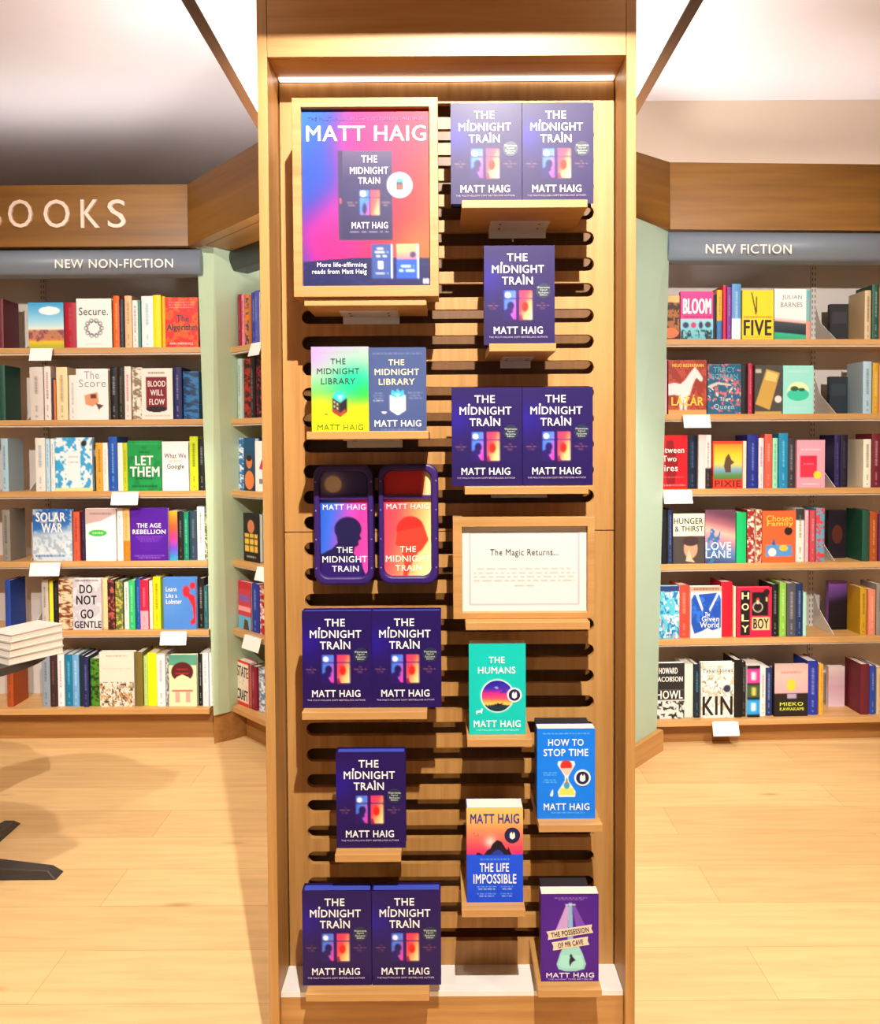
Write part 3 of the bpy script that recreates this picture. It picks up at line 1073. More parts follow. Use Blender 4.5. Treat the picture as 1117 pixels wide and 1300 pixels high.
# sunset paperback
lif = [('grad', [(0, '#ffc668'), (0.15, '#ffb060'), (0.32, '#ff7060'), (0.47, '#f83468'), (0.485, '#f02e70'), (0.50, '#1452e6'), (1, '#0c4ae0')], 0, 1),
       ('glow', 0.42, 0.36, 0.14, '#ffe8d8', 0.9),
       ('poly', [(0.16, 0.50), (0.18, 0.47), (0.24, 0.48), (0.30, 0.50)], '#20103a'),
       ('poly', [(0.30, 0.50), (0.36, 0.45), (0.42, 0.43), (0.46, 0.38), (0.54, 0.34), (0.62, 0.36), (0.68, 0.42), (0.72, 0.45), (0.74, 0.41), (0.77, 0.46), (0.80, 0.50)], '#160e28'),
       ('poly', [(0.42, 0.50), (0.5, 0.455), (0.55, 0.44), (0.60, 0.45), (0.68, 0.50)], '#2038a0'),
       ('circ', 0.13, 0.27, 0.012, '#90583c'), ('circ', 0.20, 0.29, 0.012, '#90583c'), ('circ', 0.16, 0.30, 0.009, '#90583c'),
       ('words', 0.24, 0.76, 0.545, 0.013, '#80b0f0', 2), ('words', 0.18, 0.52, 0.835, 0.011, '#90b8f4', 3), ('words', 0.2, 0.5, 0.86, 0.013, '#c8dcf8', 4),
       ('words', 0.18, 0.52, 0.91, 0.011, '#90b8f4', 5), ('words', 0.22, 0.48, 0.935, 0.011, '#c8dcf8', 6), ('words', 0.6, 0.82, 0.835, 0.011, '#90b8f4', 7),
       ('words', 0.63, 0.8, 0.86, 0.012, '#c8dcf8', 8), ('words', 0.6, 0.82, 0.91, 0.011, '#90b8f4', 9), ('words', 0.62, 0.8, 0.935, 0.011, '#c8dcf8', 10)]
o, w, h = tower_book('I', 590, 662.5, 1025.5, 0.05, lif, 'orange and blue sunset paperback, foremost on its narrow ledge',
                     [('author_lettering', '#12418e', 0.022, [('MATT HAIG', 0.065, 0.935, 0.062, 0.165)]),
                      ('title_lettering', '#f4f8fa', 0.02, [('THE LIFE', 0.23, 0.75, 0.585, 0.675), ('IMPOSSIBLE', 0.115, 0.88, 0.70, 0.80)])], '#0c3cb8', nx=80)
award_sticker(o, w, h, 0.81, 0.29, 0.0185, '#161a4a')
tower_book('I', 589.5, 660, 1025.5, 0.045, [('fill', '#c8b090')], 'second copy standing behind the orange and blue sunset paperback',
           [], '#a89878', y=YBK + 0.052, nx=6)
# violet paperback
pos = [('fill', '#4a148a'), ('glow', 0.5, 0.5, 0.6, '#54189a', 0.6), ('words', 0.24, 0.80, 0.045, 0.010, '#c0a8dc', 2), ('words', 0.30, 0.74, 0.065, 0.009, '#b098d0', 3),
       ('poly', [(0.44, 0.12), (0.25, 0.42), (0.46, 0.42), (0.49, 0.15)], '#c8a0d8'), ('poly', [(0.58, 0.12), (0.78, 0.38), (0.62, 0.42), (0.54, 0.15)], '#7a4ab8'),
       ('poly', [(0.48, 0.10), (0.54, 0.10), (0.56, 0.55), (0.46, 0.55)], '#8ab8d8'), ('rect', 0.42, 0.115, 0.60, 0.13, '#c0d8e8'),
       ('poly', [(0.42, 0.55), (0.62, 0.55), (0.72, 0.68), (0.78, 0.80), (0.75, 0.86), (0.60, 0.885), (0.42, 0.885), (0.30, 0.86), (0.27, 0.80), (0.33, 0.68)], '#9adcd4'),
       ('poly', [(0.35, 0.70), (0.7, 0.70), (0.74, 0.80), (0.7, 0.85), (0.36, 0.85), (0.31, 0.80)], '#a8e8dc'),
       ('ell', 0.52, 0.71, 0.022, 0.02, '#1c1430'), ('poly', [(0.50, 0.73), (0.55, 0.72), (0.60, 0.76), (0.54, 0.78), (0.50, 0.83), (0.49, 0.78)], '#1c1430')]
o, w, h = tower_book('V', 685.5, 760, 1135, 0.034, pos, 'violet paperback with a flask and paper banners, foremost at the bottom right',
                     [('author_lettering', '#f0e6f0', 0.02, [('MATT HAIG', 0.09, 0.92, 0.90, 0.955)]),
                      ('strapline', '#c0a8dc', 0.0, [('THE SUNDAY TIMES BESTSELLER', 0.12, 0.90, 0.968, 0.983)])], '#3c0e74', nx=84)
ang = math.radians(9)
for k, (cx, cy, bw_, txt, tw) in enumerate(((0.50, 0.435, 0.80, 'THE POSSESSION', 0.66), (0.51, 0.565, 0.64, 'OF MR CAVE', 0.44))):
    bm = bmesh.new()
    hw_, hb_ = bw_ / 2 * w, 0.047 * h
    pts = [(-hw_, -hb_), (hw_, -hb_), (hw_ * 0.94, 0), (hw_, hb_), (-hw_, hb_), (-hw_ * 0.94, 0)]
    X0, Z0 = (cx - 0.5) * w, h * (1 - cy)
    prism_y(bm, [(X0 + a * math.cos(ang) - c * math.sin(ang), Z0 + a * math.sin(ang) + c * math.cos(ang)) for a, c in pts], -0.0008, -0.0002)
    bn = obj('banner', bm, text_mat('#e8d4b8'), o)
    lettering('banner_lettering', bn, [(txt, X0 - tw / 2 * w, X0 + tw / 2 * w, Z0 - hb_ * 0.62, Z0 + hb_ * 0.62, ang)], text_mat('#32202c'), y=-0.0014, depth=0.0005, bold=0.012)
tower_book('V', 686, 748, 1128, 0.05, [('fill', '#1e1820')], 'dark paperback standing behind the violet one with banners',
           [], '#1e1820', y=YBK + 0.036, nx=6, pages='shaded_edges')

# ------------------------------------------------------------------ framed poster
YP = 1.835
a, c = P(373, 377, YP), P(555.5, 123, YP)
pw, ph = c.x - a.x, c.z - a.z
pf = thing('framed_poster', 'bright pink and blue poster in a deep oak frame on the tower', 'poster', ((a.x + c.x) / 2, YP, a.z))
ia, ic = P(384, 363, YP), P(544.5, 135, YP)
ix0, ix1, iz0, iz1 = ia.x - pf.location.x, ic.x - pf.location.x, ia.z - a.z, ic.z - a.z
bm = bmesh.new()
ring_y(bm, [(-pw / 2, 0), (pw / 2, 0), (pw / 2, ph), (-pw / 2, ph)], [(ix0, iz0), (ix1, iz0), (ix1, iz1), (ix0, iz1)], 0, 0.075)
obj('frame', bm, M['oak_h'], pf, 0.001)
bm = bmesh.new()
box(bm, ix0 - 0.004, ix1 + 0.004, 0.014, 0.05, iz0 - 0.004, iz1 + 0.004)
obj('backing', bm, M['oak_back'], pf)
post = [('grad', [(0, '#0259b4'), (0.16, '#1c44a7'), (0.3, '#841b92'), (0.42, '#ba0470'), (0.6, '#bd0949'), (0.8, '#a91d27'), (1.0, '#a84d22')], 0.8, 0.2),
        ('glow', 0.0, 0.02, 0.30, '#0062c1', 0.9), ('glow', 0.05, 0.38, 0.35, '#153fa9', 0.85), ('glow', 0.10, 0.70, 0.3, '#9b078d', 0.8), ('glow', 0.28, 0.60, 0.22, '#a2158c', 0.6),
        ('glow', 0.55, 0.12, 0.35, '#c10066', 0.9), ('glow', 0.95, 0.10, 0.3, '#bc0141', 0.9), ('glow', 0.25, 0.78, 0.3, '#c50070', 0.9), ('glow', 0.9, 0.78, 0.3, '#a2622a', 0.8),
        ('poly', [(0, 0.86), (0.2, 0.845), (0.45, 0.835), (0.75, 0.835), (1, 0.84), (1, 1), (0, 1)], '#0d0d4e'),
        ('noise', '#14165c', 9, 26, 0.7, 3, (0, 0.86, 1, 1)),
        # the pictured book
        ('rect', 0.285, 0.235, 0.705, 0.735, '#2c2448'), ('gradin', 0.315, 0.235, 0.705, 0.735, [(0, '#54486c'), (0.3, '#30285a'), (1, '#221c4c')], 0.1, 0.9),
        ('rect', 0.285, 0.235, 0.315, 0.735, '#2e2850'),
        ('gradin', 0.45, 0.455, 0.525, 0.595, [(0, '#5a90f0'), (0.5, '#3a78e0'), (1, '#e848a8')], 0.4, 0.6), ('circ', 0.478, 0.475, 0.022, '#ffffff'),
        ('gradin', 0.535, 0.455, 0.605, 0.595, [(0, '#f43a78'), (0.5, '#fa5a50'), (1, '#ffe09a')], 0.5, 0.5), ('rect', 0.44, 0.493, 0.61, 0.499, '#342c60'),
        ('ell', 0.488, 0.56, 0.018, 0.03, '#241c50'), ('words', 0.35, 0.43, 0.525, 0.006, '#b08888', 2), ('words', 0.36, 0.42, 0.54, 0.006, '#b08888', 3),
        ('words', 0.625, 0.69, 0.525, 0.006, '#b08888', 4), ('words', 0.635, 0.68, 0.54, 0.006, '#b08888', 5), ('words', 0.37, 0.69, 0.69, 0.007, '#9a8cb0', 6),
        ('rect', 0.293, 0.50, 0.305, 0.53, '#f05060'),
        # sticker
        ('circ', 0.765, 0.427, 0.10, '#e8e0f0'), ('circ', 0.765, 0.427, 0.085, '#f6f2fa'), ('rect', 0.737, 0.40, 0.793, 0.455, '#484058'), ('rect', 0.742, 0.39, 0.787, 0.41, '#38b0a8'), ('rect', 0.742, 0.425, 0.787, 0.45, '#8a4a3c'),
        # two small books at the bottom
        ('rect', 0.54, 0.76, 0.705, 0.955, '#2e4a90'), ('rect', 0.693, 0.76, 0.705, 0.955, '#e8e8f0'), ('rect', 0.59, 0.855, 0.63, 0.90, '#f4f4f4'), ('words', 0.58, 0.65, 0.785, 0.012, '#e0dcc0', 3),
        ('words', 0.565, 0.67, 0.805, 0.012, '#e0dcc0', 4), ('words', 0.575, 0.66, 0.828, 0.012, '#e0dcc0', 5), ('words', 0.57, 0.67, 0.925, 0.01, '#d0d4e4', 6),
        ('gradin', 0.735, 0.76, 0.91, 0.955, [(0, '#ffc888'), (0.42, '#f87878'), (0.45, '#1c50d8'), (1, '#1c50d8')], 0, 1), ('rect', 0.90, 0.76, 0.912, 0.955, '#f0f0f4'),
        ('words', 0.745, 0.89, 0.785, 0.014, '#e8a060', 3), ('words', 0.77, 0.87, 0.885, 0.014, '#d8e4f8', 4), ('words', 0.755, 0.885, 0.91, 0.014, '#d8e4f8', 5), ('circ', 0.865, 0.82, 0.025, '#403868'),
        ('rect', 0.945, 0.955, 0.965, 0.985, '#e8e8f4'), ('rect', 0.97, 0.955, 0.99, 0.985, '#e8e8f4')]
W_, H_ = ix1 - ix0, iz1 - iz0
g = paint(post, 110, 156, H_ / W_)
me = colour_mesh('poster_print', g, W_, H_, [])
pp = link('poster_print', me, M['print_gloss'], pf)
pp.location = ((ix0 + ix1) / 2, 0.0125, iz0)
def pl_(name, col, bold, lines):
    lettering(name, pp, frac_lines(lines, W_, H_), text_mat(col), bold=bold)


pl_('author_lettering', '#f8f4fa', 0.022, [('MATT HAIG', 0.035, 0.975, 0.092, 0.18)])
pl_('strapline', '#3c3a90', 0.006, [('THE MULTI-MILLION COPY BESTSELLING AUTHOR', 0.05, 0.95, 0.045, 0.064)])
pl_('title_lettering', '#ece6f2', 0.016, [('THE', 0.465, 0.59, 0.26, 0.30), ('MIDNIGHT', 0.375, 0.675, 0.325, 0.365), ('TRAIN', 0.44, 0.61, 0.383, 0.42), ('MATT HAIG', 0.385, 0.67, 0.635, 0.672)])
pl_('caption', '#f2f0f8', 0.010, [('More life-affirming', 0.11, 0.50, 0.862, 0.895), ('reads from Matt Haig', 0.07, 0.50, 0.90, 0.935)])
ledge(386, 541, 378, 'oak ledge with white bracket plate carrying the framed poster', y_front=1.845)

# ------------------------------------------------------------------ framed notice
YN = 1.845
a, c = P(575.5, 790, YN), P(755, 656, YN)
nz = LZ['M'] + 0.0004
nw, nh = c.x - a.x, c.z - nz
nf = thing('framed_notice', 'white printed notice in an oak tray frame on the right of the tower', 'sign', ((a.x + c.x) / 2, YN, nz), (0, 0, 0))
ba, bc = P(587, 778, YN), P(746, 668, YN)
bx0, bx1, bz0, bz1 = ba.x - nf.location.x, bc.x - nf.location.x, ba.z - nz, bc.z - nz
bm = bmesh.new()
ring_y(bm, [(-nw / 2, 0), (nw / 2, 0), (nw / 2, nh), (-nw / 2, nh)], [(bx0, bz0), (bx1, bz0), (bx1, bz1), (bx0, bz1)], 0, 0.05)
obj('frame', bm, M['oak_h'], nf, 0.001)
W_, H_ = bx1 - bx0, bz1 - bz0
nt_ = [('fill', '#dcdcd6'), ('rect', 0.055, 0.065, 0.945, 0.93, '#b4b4c0'), ('rect', 0.068, 0.085, 0.932, 0.91, '#dcdcd6')]
for i, (x0, x1, yy) in enumerate(((0.12, 0.87, 0.50), (0.09, 0.91, 0.55), (0.09, 0.90, 0.595), (0.09, 0.91, 0.64), (0.42, 0.58, 0.70))):
    nt_.append(('words', x0, x1, yy, 0.018, '#aaaaa6', 20 + i))
g = paint(nt_, 120, 84, H_ / W_)
me = colour_mesh('paper', g, W_ - 0.001, H_ - 0.001, [(-W_ / 2 + 0.001, W_ / 2 - 0.001, 0.0, 0.004, 0.001, H_ - 0.001, lin('#f0f0ea'))])
np_ = link('paper', me, M['print'], nf)
np_.location = ((bx0 + bx1) / 2, 0.016, bz0)
lettering('notice_lettering', np_, frac_lines([('The Magic Returns...', 0.225, 0.775, 0.27, 0.37)], W_, H_), text_mat('#3c3c40'), bold=0)

# ------------------------------------------------------------------ train window boards
YW = 1.952


def window_board(u0, u1, v0, v1, inner, label, layers, texts, sil):
    a, c = P(u0, v1, YW), P(u1, v0, YW)
    w, h = c.x - a.x, c.z - a.z
    t = thing('window_board', label, 'display board', ((a.x + c.x) / 2, YW, a.z), group='train window boards')
    x0, x1, z0, z1 = inner[0] * w - w / 2, inner[1] * w - w / 2, h * (1 - inner[3]), h * (1 - inner[2])
    bm = bmesh.new()
    ring_y(bm, rrect(-w / 2, w / 2, 0, h, 0.030), rrect(x0, x1, z0, z1, 0.022), 0, 0.046)
    obj('frame', bm, text_mat('#331466'), t, 0.005)
    W, H = x1 - x0 + 0.006, z1 - z0 + 0.006
    g = paint(layers, 50, 100, H / W)
    me = colour_mesh('printed_panel', g, W, H, [(-W / 2, W / 2, 0, 0.03, 0, H, lin('#2a1450'))])
    p = link('printed_panel', me, M['print_gloss'], t)
    p.location = ((x0 + x1) / 2, 0.016, z0 - 0.003)
    for name, col, bold, lines in texts:
        lettering(name, p, frac_lines(lines, W, H), text_mat(col), bold=bold)
    zb_ = z0 + (z1 - z0) * 0.752
    bm = bmesh.new()
    box(bm, x0 - 0.002, x1 + 0.002, 0.006, 0.018, zb_ - 0.004, zb_ + 0.004)
    obj('glazing_bar', bm, text_mat('#3a1a6e'), t)
    for sx in (-1, 1):
        for fz in (0.14, 0.38, 0.62, 0.86):
            bm = bmesh.new()
            bmesh.ops.create_uvsphere(bm, u_segments=8, v_segments=6, radius=0.0022, matrix=Matrix.Translation((sx * (w / 2 - 0.0055), 0.0, fz * h)))
            obj('stud', bm, text_mat('#8a78b8'), t)
    return t


left_art = [('grad', [(0, '#1c50c8'), (0.3, '#3a6ae0'), (0.55, '#b84ac8'), (0.75, '#f03aa0'), (1, '#fa4ab0')], 0.75, 0.3),
            ('gradin', -0.1, -0.1, 1.1, 0.245, [(0, '#7a6a98'), (0.5, '#4a3a78'), (1, '#2c2260')], 1, 0.1), ('glow', 0.28, 0.13, 0.3, '#b89c94', 0.9), ('circ', 0.28, 0.13, 0.17, '#d8c0a0'),
            ('ell', 0.57, 0.55, 0.27, 0.115, '#1a1248'), ('poly', [(0.33, 0.56), (0.82, 0.53), (0.80, 0.60), (0.84, 0.64), (0.78, 0.66), (0.78, 0.70), (0.70, 0.72), (0.68, 0.78), (0.80, 0.84), (0.92, 0.98), (0.93, 1.05), (-0.05, 1.05), (-0.05, 0.80), (0.25, 0.73), (0.36, 0.68)], '#1a1248'),
            ('gradin', -0.05, 0.86, 0.85, 1.05, [(0, '#2c1266'), (1, '#2c1266')], 0, 1)]
window_board(399, 473.5, 590, 743, (0.10, 0.90, 0.055, 0.935), 'train window board with a dark blue head silhouette, left of two', left_art,
             [('author_lettering', '#f0ecf8', 0.016, [('MATT HAIG', 0.07, 0.93, 0.318, 0.368)]),
              ('title_lettering', '#f6f2f8', 0.02, [('THE', 0.34, 0.66, 0.715, 0.77), ('MIDNIGHT', 0.05, 0.95, 0.80, 0.86), ('TRAIN', 0.24, 0.78, 0.89, 0.945)])], None)
right_art = [('grad', [(0, '#f02a5c'), (0.35, '#fa5058'), (0.6, '#ff9860'), (0.85, '#ffe090'), (1, '#fff2b0')], 0.7, 0.35),
             ('gradin', -0.1, -0.1, 1.1, 0.245, [(0, '#c81820'), (0.75, '#d42418'), (0.86, '#f8d890'), (1, '#fae8a8')], 1, 0.05),
             ('ell', 0.55, 0.56, 0.28, 0.125, '#ee2a20'), ('poly', [(0.28, 0.58), (0.83, 0.53), (0.92, 0.66), (0.80, 0.74), (0.70, 0.78), (0.60, 0.85), (0.48, 1.0), (0.40, 1.0), (0.42, 0.85), (0.36, 0.72), (0.24, 0.70)], '#f2402c')]
window_board(481, 556, 589, 742, (0.09, 0.88, 0.055, 0.935), 'train window board with a red head on orange, right of two', right_art,
             [('author_lettering', '#fae4e0', 0.016, [('MATT HAIG', 0.07, 0.93, 0.318, 0.368)]),
              ('title_lettering', '#fff2e0', 0.02, [('THE', 0.34, 0.66, 0.715, 0.77), ('MIDNIGHT', 0.05, 0.95, 0.80, 0.86), ('TRAIN', 0.24, 0.78, 0.89, 0.945)])], None)

# ================================================================== BOOKCASES
ROWN = ['top', 'second', 'third', 'fourth', 'fifth', 'bottom']
DEP = 0.26
VL = [441, 532.5, 623.5, 712.5, 800.5, 899]
YL = 4.10
ZL = [P(160, v, YL).z for v in VL]
VR = [430.5, 525.5, 620.5, 715.5, 810.5, 912.5]
oR = Vector((P(840, 600, 3.99).x, 3.99))
ZR = [Ppl(940, v, (oR.x, oR.y, 0), (nR.x, nR.y, 0)).z for v in VR]


def bookcase(label, o, d, x0, x1, zs, name_rails, zsign):
    """o: XY of the local origin on the shelf-front line, d: direction along the bay"""
    rz = math.atan2(d.y, d.x)
    t = thing('bookcase', label, 'bookcase', (o.x, o.y, 0), (0, 0, rz))
    bm = bmesh.new()
    box(bm, x0, x1, DEP, DEP + 0.02, 0, zs[0] + 0.60)
    obj('back_panel', bm, M['grey_back'], t)
    for i, z in enumerate(zs):
        bm = bmesh.new()
        dd = 0.012 if i == 5 else 0.0
        box(bm, x0, x1, -dd, DEP - 0.001, z - 0.030, z)
        obj('shelf', bm, M['shelfwood'], t, 0.002)
        if i < 5:
            bm = bmesh.new()
            box(bm, x0, x1, 0.006, 0.03, z - 0.037, z - 0.030)
            tag(obj('shelf_rail', bm, M['white_metal'], t), 'pale metal strip under the shelf')
    bm = bmesh.new()
    box(bm, x0, x1, 0.07, 0.09, 0, zs[5] - 0.030)
    obj('plinth', bm, M['plinth_oak'], t)
    for xr in name_rails:
        bm = bmesh.new()
        box(bm, xr - 0.014, xr + 0.014, DEP - 0.008, DEP - 0.0005, 0.05, zs[0] + 0.5)
        r_ = obj('upright_rail', bm, M['grey_back'], t)
        bm = bmesh.new()
        z = 0.12
        while z < zs[0] + 0.48:
            for dx in (-0.009, 0.006):
                box(bm, xr + dx, xr + dx + 0.003, DEP - 0.0095, DEP - 0.0075, z, z + 0.016)
            z += 0.03
        obj('rail_slots', bm, M['black'], r_)
        for z in zs[:5]:
            bm = bmesh.new()
            a = [bm.verts.new((xr + 0.012 + k, y, zz)) for k in (0, 0.003) for y, zz in ((DEP - 0.01, z + 0.001), (0.04, z + 0.001), (DEP - 0.06, z + 0.11), (DEP - 0.01, z + 0.20))]
            bm.faces.new(a[:4])
            bm.faces.new(a[:3:-1])
            for q in range(4):
                bm.faces.new((a[q], a[(q + 1) % 4], a[4 + (q + 1) % 4], a[4 + q]))
            tag(obj('shelf_bracket', bm, M['white_metal'], t), 'white metal shelf bracket')
    return t


# left (non-fiction) bay, its right end is the slanted green pillar
xpl = P(262, 600, YL).x
left = bookcase('long oak-shelved bookcase at the left, under the non-fiction sign', Vector((-1.9, YL)), Vector((1, 0)), -1.25, xpl + 1.9, ZL, [P(60, 600, YL + DEP).x + 1.9], 0)
zpb = zbot
bm = bmesh.new()
YPIL = 4.06
t0, t1, t2 = P(250, 308, YPIL).x, P(273, 308, YPIL).x, 0
b0, b1 = P(271, 905, YPIL).x, P(287.5, 905, YPIL).x
zb_ = ZL[5] - 0.03
e = Vector((0.58, 0.815)) * 0.36
hexa(bm, [(b0, YPIL, zb_), (b1, YPIL + 0.06, zb_), (b1 + e.x, YPIL + 0.06 + e.y, zb_), (b0, YPIL + 0.32, zb_),
          (t0, YPIL, zbot), (t1, YPIL - 0.03, zbot), (t1 + e.x, YPIL - 0.03 + e.y, zbot), (t0, YPIL + 0.32, zbot)])
gp = wobj('end_panel', bm, M['green'], thing('bookcase_pillar', 'pale green slanted pillar between the two left bookcases', 'pillar', (b0, YPIL, 0)))
gp_root = gp.parent
bm = bmesh.new()
hexa(bm, [(b0 - 0.004, YPIL + 0.02, 0), (b1 + 0.01, YPIL + 0.075, 0), (b1 + 0.2, YPIL + 0.26, 0), (b0, YPIL + 0.30, 0),
          (b0 - 0.004, YPIL + 0.02, zb_ - 0.001), (b1 + 0.01, YPIL + 0.075, zb_ - 0.001), (b1 + 0.2, YPIL + 0.26, zb_ - 0.001), (b0, YPIL + 0.30, zb_ - 0.001)])
wobj('plinth', bm, M['plinth_oak'], gp_root)

# angled bay behind the tower's left edge
oA = Vector((-1.125, 4.135))
dAng = Vector((0.70, -0.714)).normalized()
nAng = Vector((dAng.y, -dAng.x))
angled = bookcase('angled oak-shelved bookcase half hidden behind the tower, left of it', oA, dAng, 0.0, 0.95, ZL, [], 0)
# right (fiction) bay
right = bookcase('long oak-shelved bookcase at the right, under the fiction sign', oR, dR, -0.05, 1.6, ZR,
                 [(Vector(Ppl(1030, 600, (oR.x - nR.x * DEP, oR.y - nR.y * DEP, 0), (nR.x, nR.y, 0))[:2]) - oR).dot(dR)], 0)
# plinth brace at the right
# shelf signs (bowed grey strips)


def sign(label, root_xy, d, x0, x1, z0, z1, text, tx0, tx1, tz0, tz1):
    rz = math.atan2(d.y, d.x)
    t = thing('shelf_sign', label, 'sign', (root_xy.x, root_xy.y, z0), (0, 0, rz))
    bm = bmesh.new()
    h = z1 - z0
    prof = [(0.09, 0)] + [(-0.028 * math.sin(math.pi * i / 10), h * i / 10) for i in range(11)] + [(0.09, h)]
    a = [bm.verts.new((x0, y, z)) for y, z in prof]
    c = [bm.verts.new((x1, y, z)) for y, z in prof]
    bm.faces.new(a)
    bm.faces.new(c[::-1])
    for i in range(len(prof)):
        j = (i + 1) % len(prof)
        bm.faces.new((a[i], a[j], c[j], c[i]))
    o = obj('sign_board', bm, M['sign_grey' if text else 'sign_dark'], t)
    for i, f in enumerate(o.data.polygons):
        f.use_smooth = len(f.vertices) == 4 and abs(f.normal.y) > 0.2 and f.normal.y < 0
    if text:
        lettering('sign_lettering', t, [(text, tx0, tx1, tz0 - z0, tz1 - z0)], M['letter_white'], y=-0.0315, depth=0.006, bold=0.008)
    return t


YS = 4.03
sa, sb_ = P(160, 348.5, YS), P(160, 317, YS)
ta, tb = P(70, 340.5, YS - 0.03), P(219.5, 328.5, YS - 0.03)
sign('grey sign strip reading NEW NON-FICTION over the left bookcase', Vector((-1.9, YS)), Vector((1, 0)), -1.25, P(255, 330, YS).x + 1.9, sa.z, min(sb_.z, zbot - 0.001), 'NEW NON-FICTION', ta.x + 1.9, tb.x + 1.9, ta.z, tb.z)
sR = cornerR + nR * -0.03
pn = (sR.x, sR.y, 0)
nn = (nR.x, nR.y, 0)
loc_ = lambda u, v: ((Vector(Ppl(u, v, pn, nn)[:2]) - sR).dot(dR), Ppl(u, v, pn, nn).z)
sz0, sz1 = loc_(940, 331)[1], min(loc_(940, 293.5)[1], zb2 - 0.001)
x0_, z0_ = loc_(893, 323.5)
x1_, z1_ = loc_(1001, 312.5)
sign('grey sign strip reading NEW FICTION over the right bookcase', sR, dR, 0.0, 1.6, sz0, sz1, 'NEW FICTION', x0_, x1_, z0_, z1_)
sign('dark blank sign strip over the angled bookcase', oA - nAng * 0.02 + dAng * 0.01, dAng, 0.0, 0.9, P(300, 342, 4.1).z, P(300, 309, 4.1).z, None, 0, 0, 0, 0)

# ------------------------------------------------------------------ books on the bays
GROUPS = {}


def spine_layers(c, ink, style, seed):
    rs = random.Random(seed)
    ly = [('fill', c)]
    if style == 'band':
        ly += [('rect', -0.1, 0.0, 1.1, 0.22, ink)]
    if style == 'two':
        ly += [('rect', -0.1, 0.62, 1.1, 1.1, ink)]
    if style == 'rainbow':
        return [('grad', [(0, '#f8b020'), (0.3, '#f06030'), (0.55, '#e03890'), (0.75, '#7848d8'), (1, '#20b0d0')], 0, 1)]
    if style == 'mix':
        ly += [('noise', ink, 2, 14, 0.54, seed)]
    if style == 'pgb':
        return [('fill', '#10141c'), ('rect', -.1, 0.06, 1.1, 0.34, '#f0409a'), ('rect', -.1, 0.37, 1.1, 0.62, '#3e5a40'), ('rect', -.1, 0.66, 1.1, 0.95, '#2aa0e8'),
                ('rect', 0.3, 0.12, 0.65, 0.28, '#fadcea'), ('rect', 0.35, 0.42, 0.65, 0.58, '#e0d060'), ('rect', 0.3, 0.72, 0.65, 0.88, '#dff2fa')]
    if style in ('text', 'two', 'band'):
        mixc = '#' + ''.join('%02x' % int(round((0.35 * p + 0.65 * q) * 255)) for p, q in zip(hexs(c), hexs(ink)))
        y = 0.10 + 0.08 * rs.random()
        yend = 0.5 + 0.18 * rs.random()
        lo = 0.36 + 0.06 * rs.random()
        while y < yend:
            hgt = 0.012 + 0.03 * rs.random()
            ly.append(('rect', lo, y, 1 - lo, y + hgt, mixc))
            y += hgt + 0.012
        y = 0.72 + 0.04 * rs.random()
        while y < 0.84:
            hgt = 0.01 + 0.02 * rs.random()
            ly.append(('rect', 0.43, y, 0.57, y + hgt, mixc))
            y += hgt + 0.012
        ly.append(('rect', 0.42, 0.92, 0.58, 0.945, mixc))
    return ly


CNT = [0]


def bay_books(o, d, n, zs, rows, bayname, fz=0.03):
    rz = math.atan2(d.y, d.x)
    po, pn = (o.x - n.x * fz, o.y - n.y * fz, 0), (n.x, n.y, 0)
    for i, row in enumerate(rows):
        vb = None
        grp = 'books on the %s shelf of the %s bay' % (ROWN[i], bayname)
        for b_ in row:
            CNT[0] += 1
            kind, u0, u1, vt = b_[:4]
            um = (u0 + u1) / 2
            rec = (0.13 if b_[0] == 'c' else 0.05) if 'right of the rail' in str(b_) else 0
            po = (o.x - n.x * (fz + rec), o.y - n.y * (fz + rec), 0)
            a, c, top = Ppl(u0, 600, po, pn), Ppl(u1, 600, po, pn), Ppl(um, vt, po, pn)
            w = (Vector(c[:2]) - Vector(a[:2])).dot(d) - 0.0012
            h = top.z - zs[i] - 0.0005
            h = max(0.12, min(h, (zs[i - 1] - 0.045 - zs[i]) if i else 0.36))
            mid = (Vector(a[:2]) + Vector(c[:2])) / 2
            back = 0.0
            if kind == 's':
                col, ink, style, desc = b_[4:8]
                lean = b_[8] if len(b_) > 8 else 0
                back = random.uniform(0.0, 0.02)
            else:
                layers, desc, texts = b_[4:7]
                lean = 0
            lab = '%s on the %s shelf of the %s bay' % (desc, ROWN[i], bayname)
            if len(lab.split()) > 16:
                print('LONG', lab)
            t = thing('book', lab, 'book', (mid.x - n.x * back, mid.y - n.y * back, zs[i] + 0.0006), (0, 0, rz), grp)
            if kind == 's':
                spine_book(t, w, h, 0.15, spine_layers(col, ink, style, CNT[0]), col)
                if lean:
                    t.rotation_euler = Matrix.Rotation(rz, 3, 'Z').to_euler()
                    t.rotation_euler[1] = lean
                    t.location.z += abs(math.sin(lean)) * w / 2
            else:
                tk = b_[7] if len(b_) > 7 else 0.028
                cover_book(t, w, h, tk, layers, None, True, 42)
                for ti, (col, bold, lines) in enumerate(texts):
                    lettering('cover_lettering', t, frac_lines(lines, w, h), text_mat(col), bold=bold * 1.7)


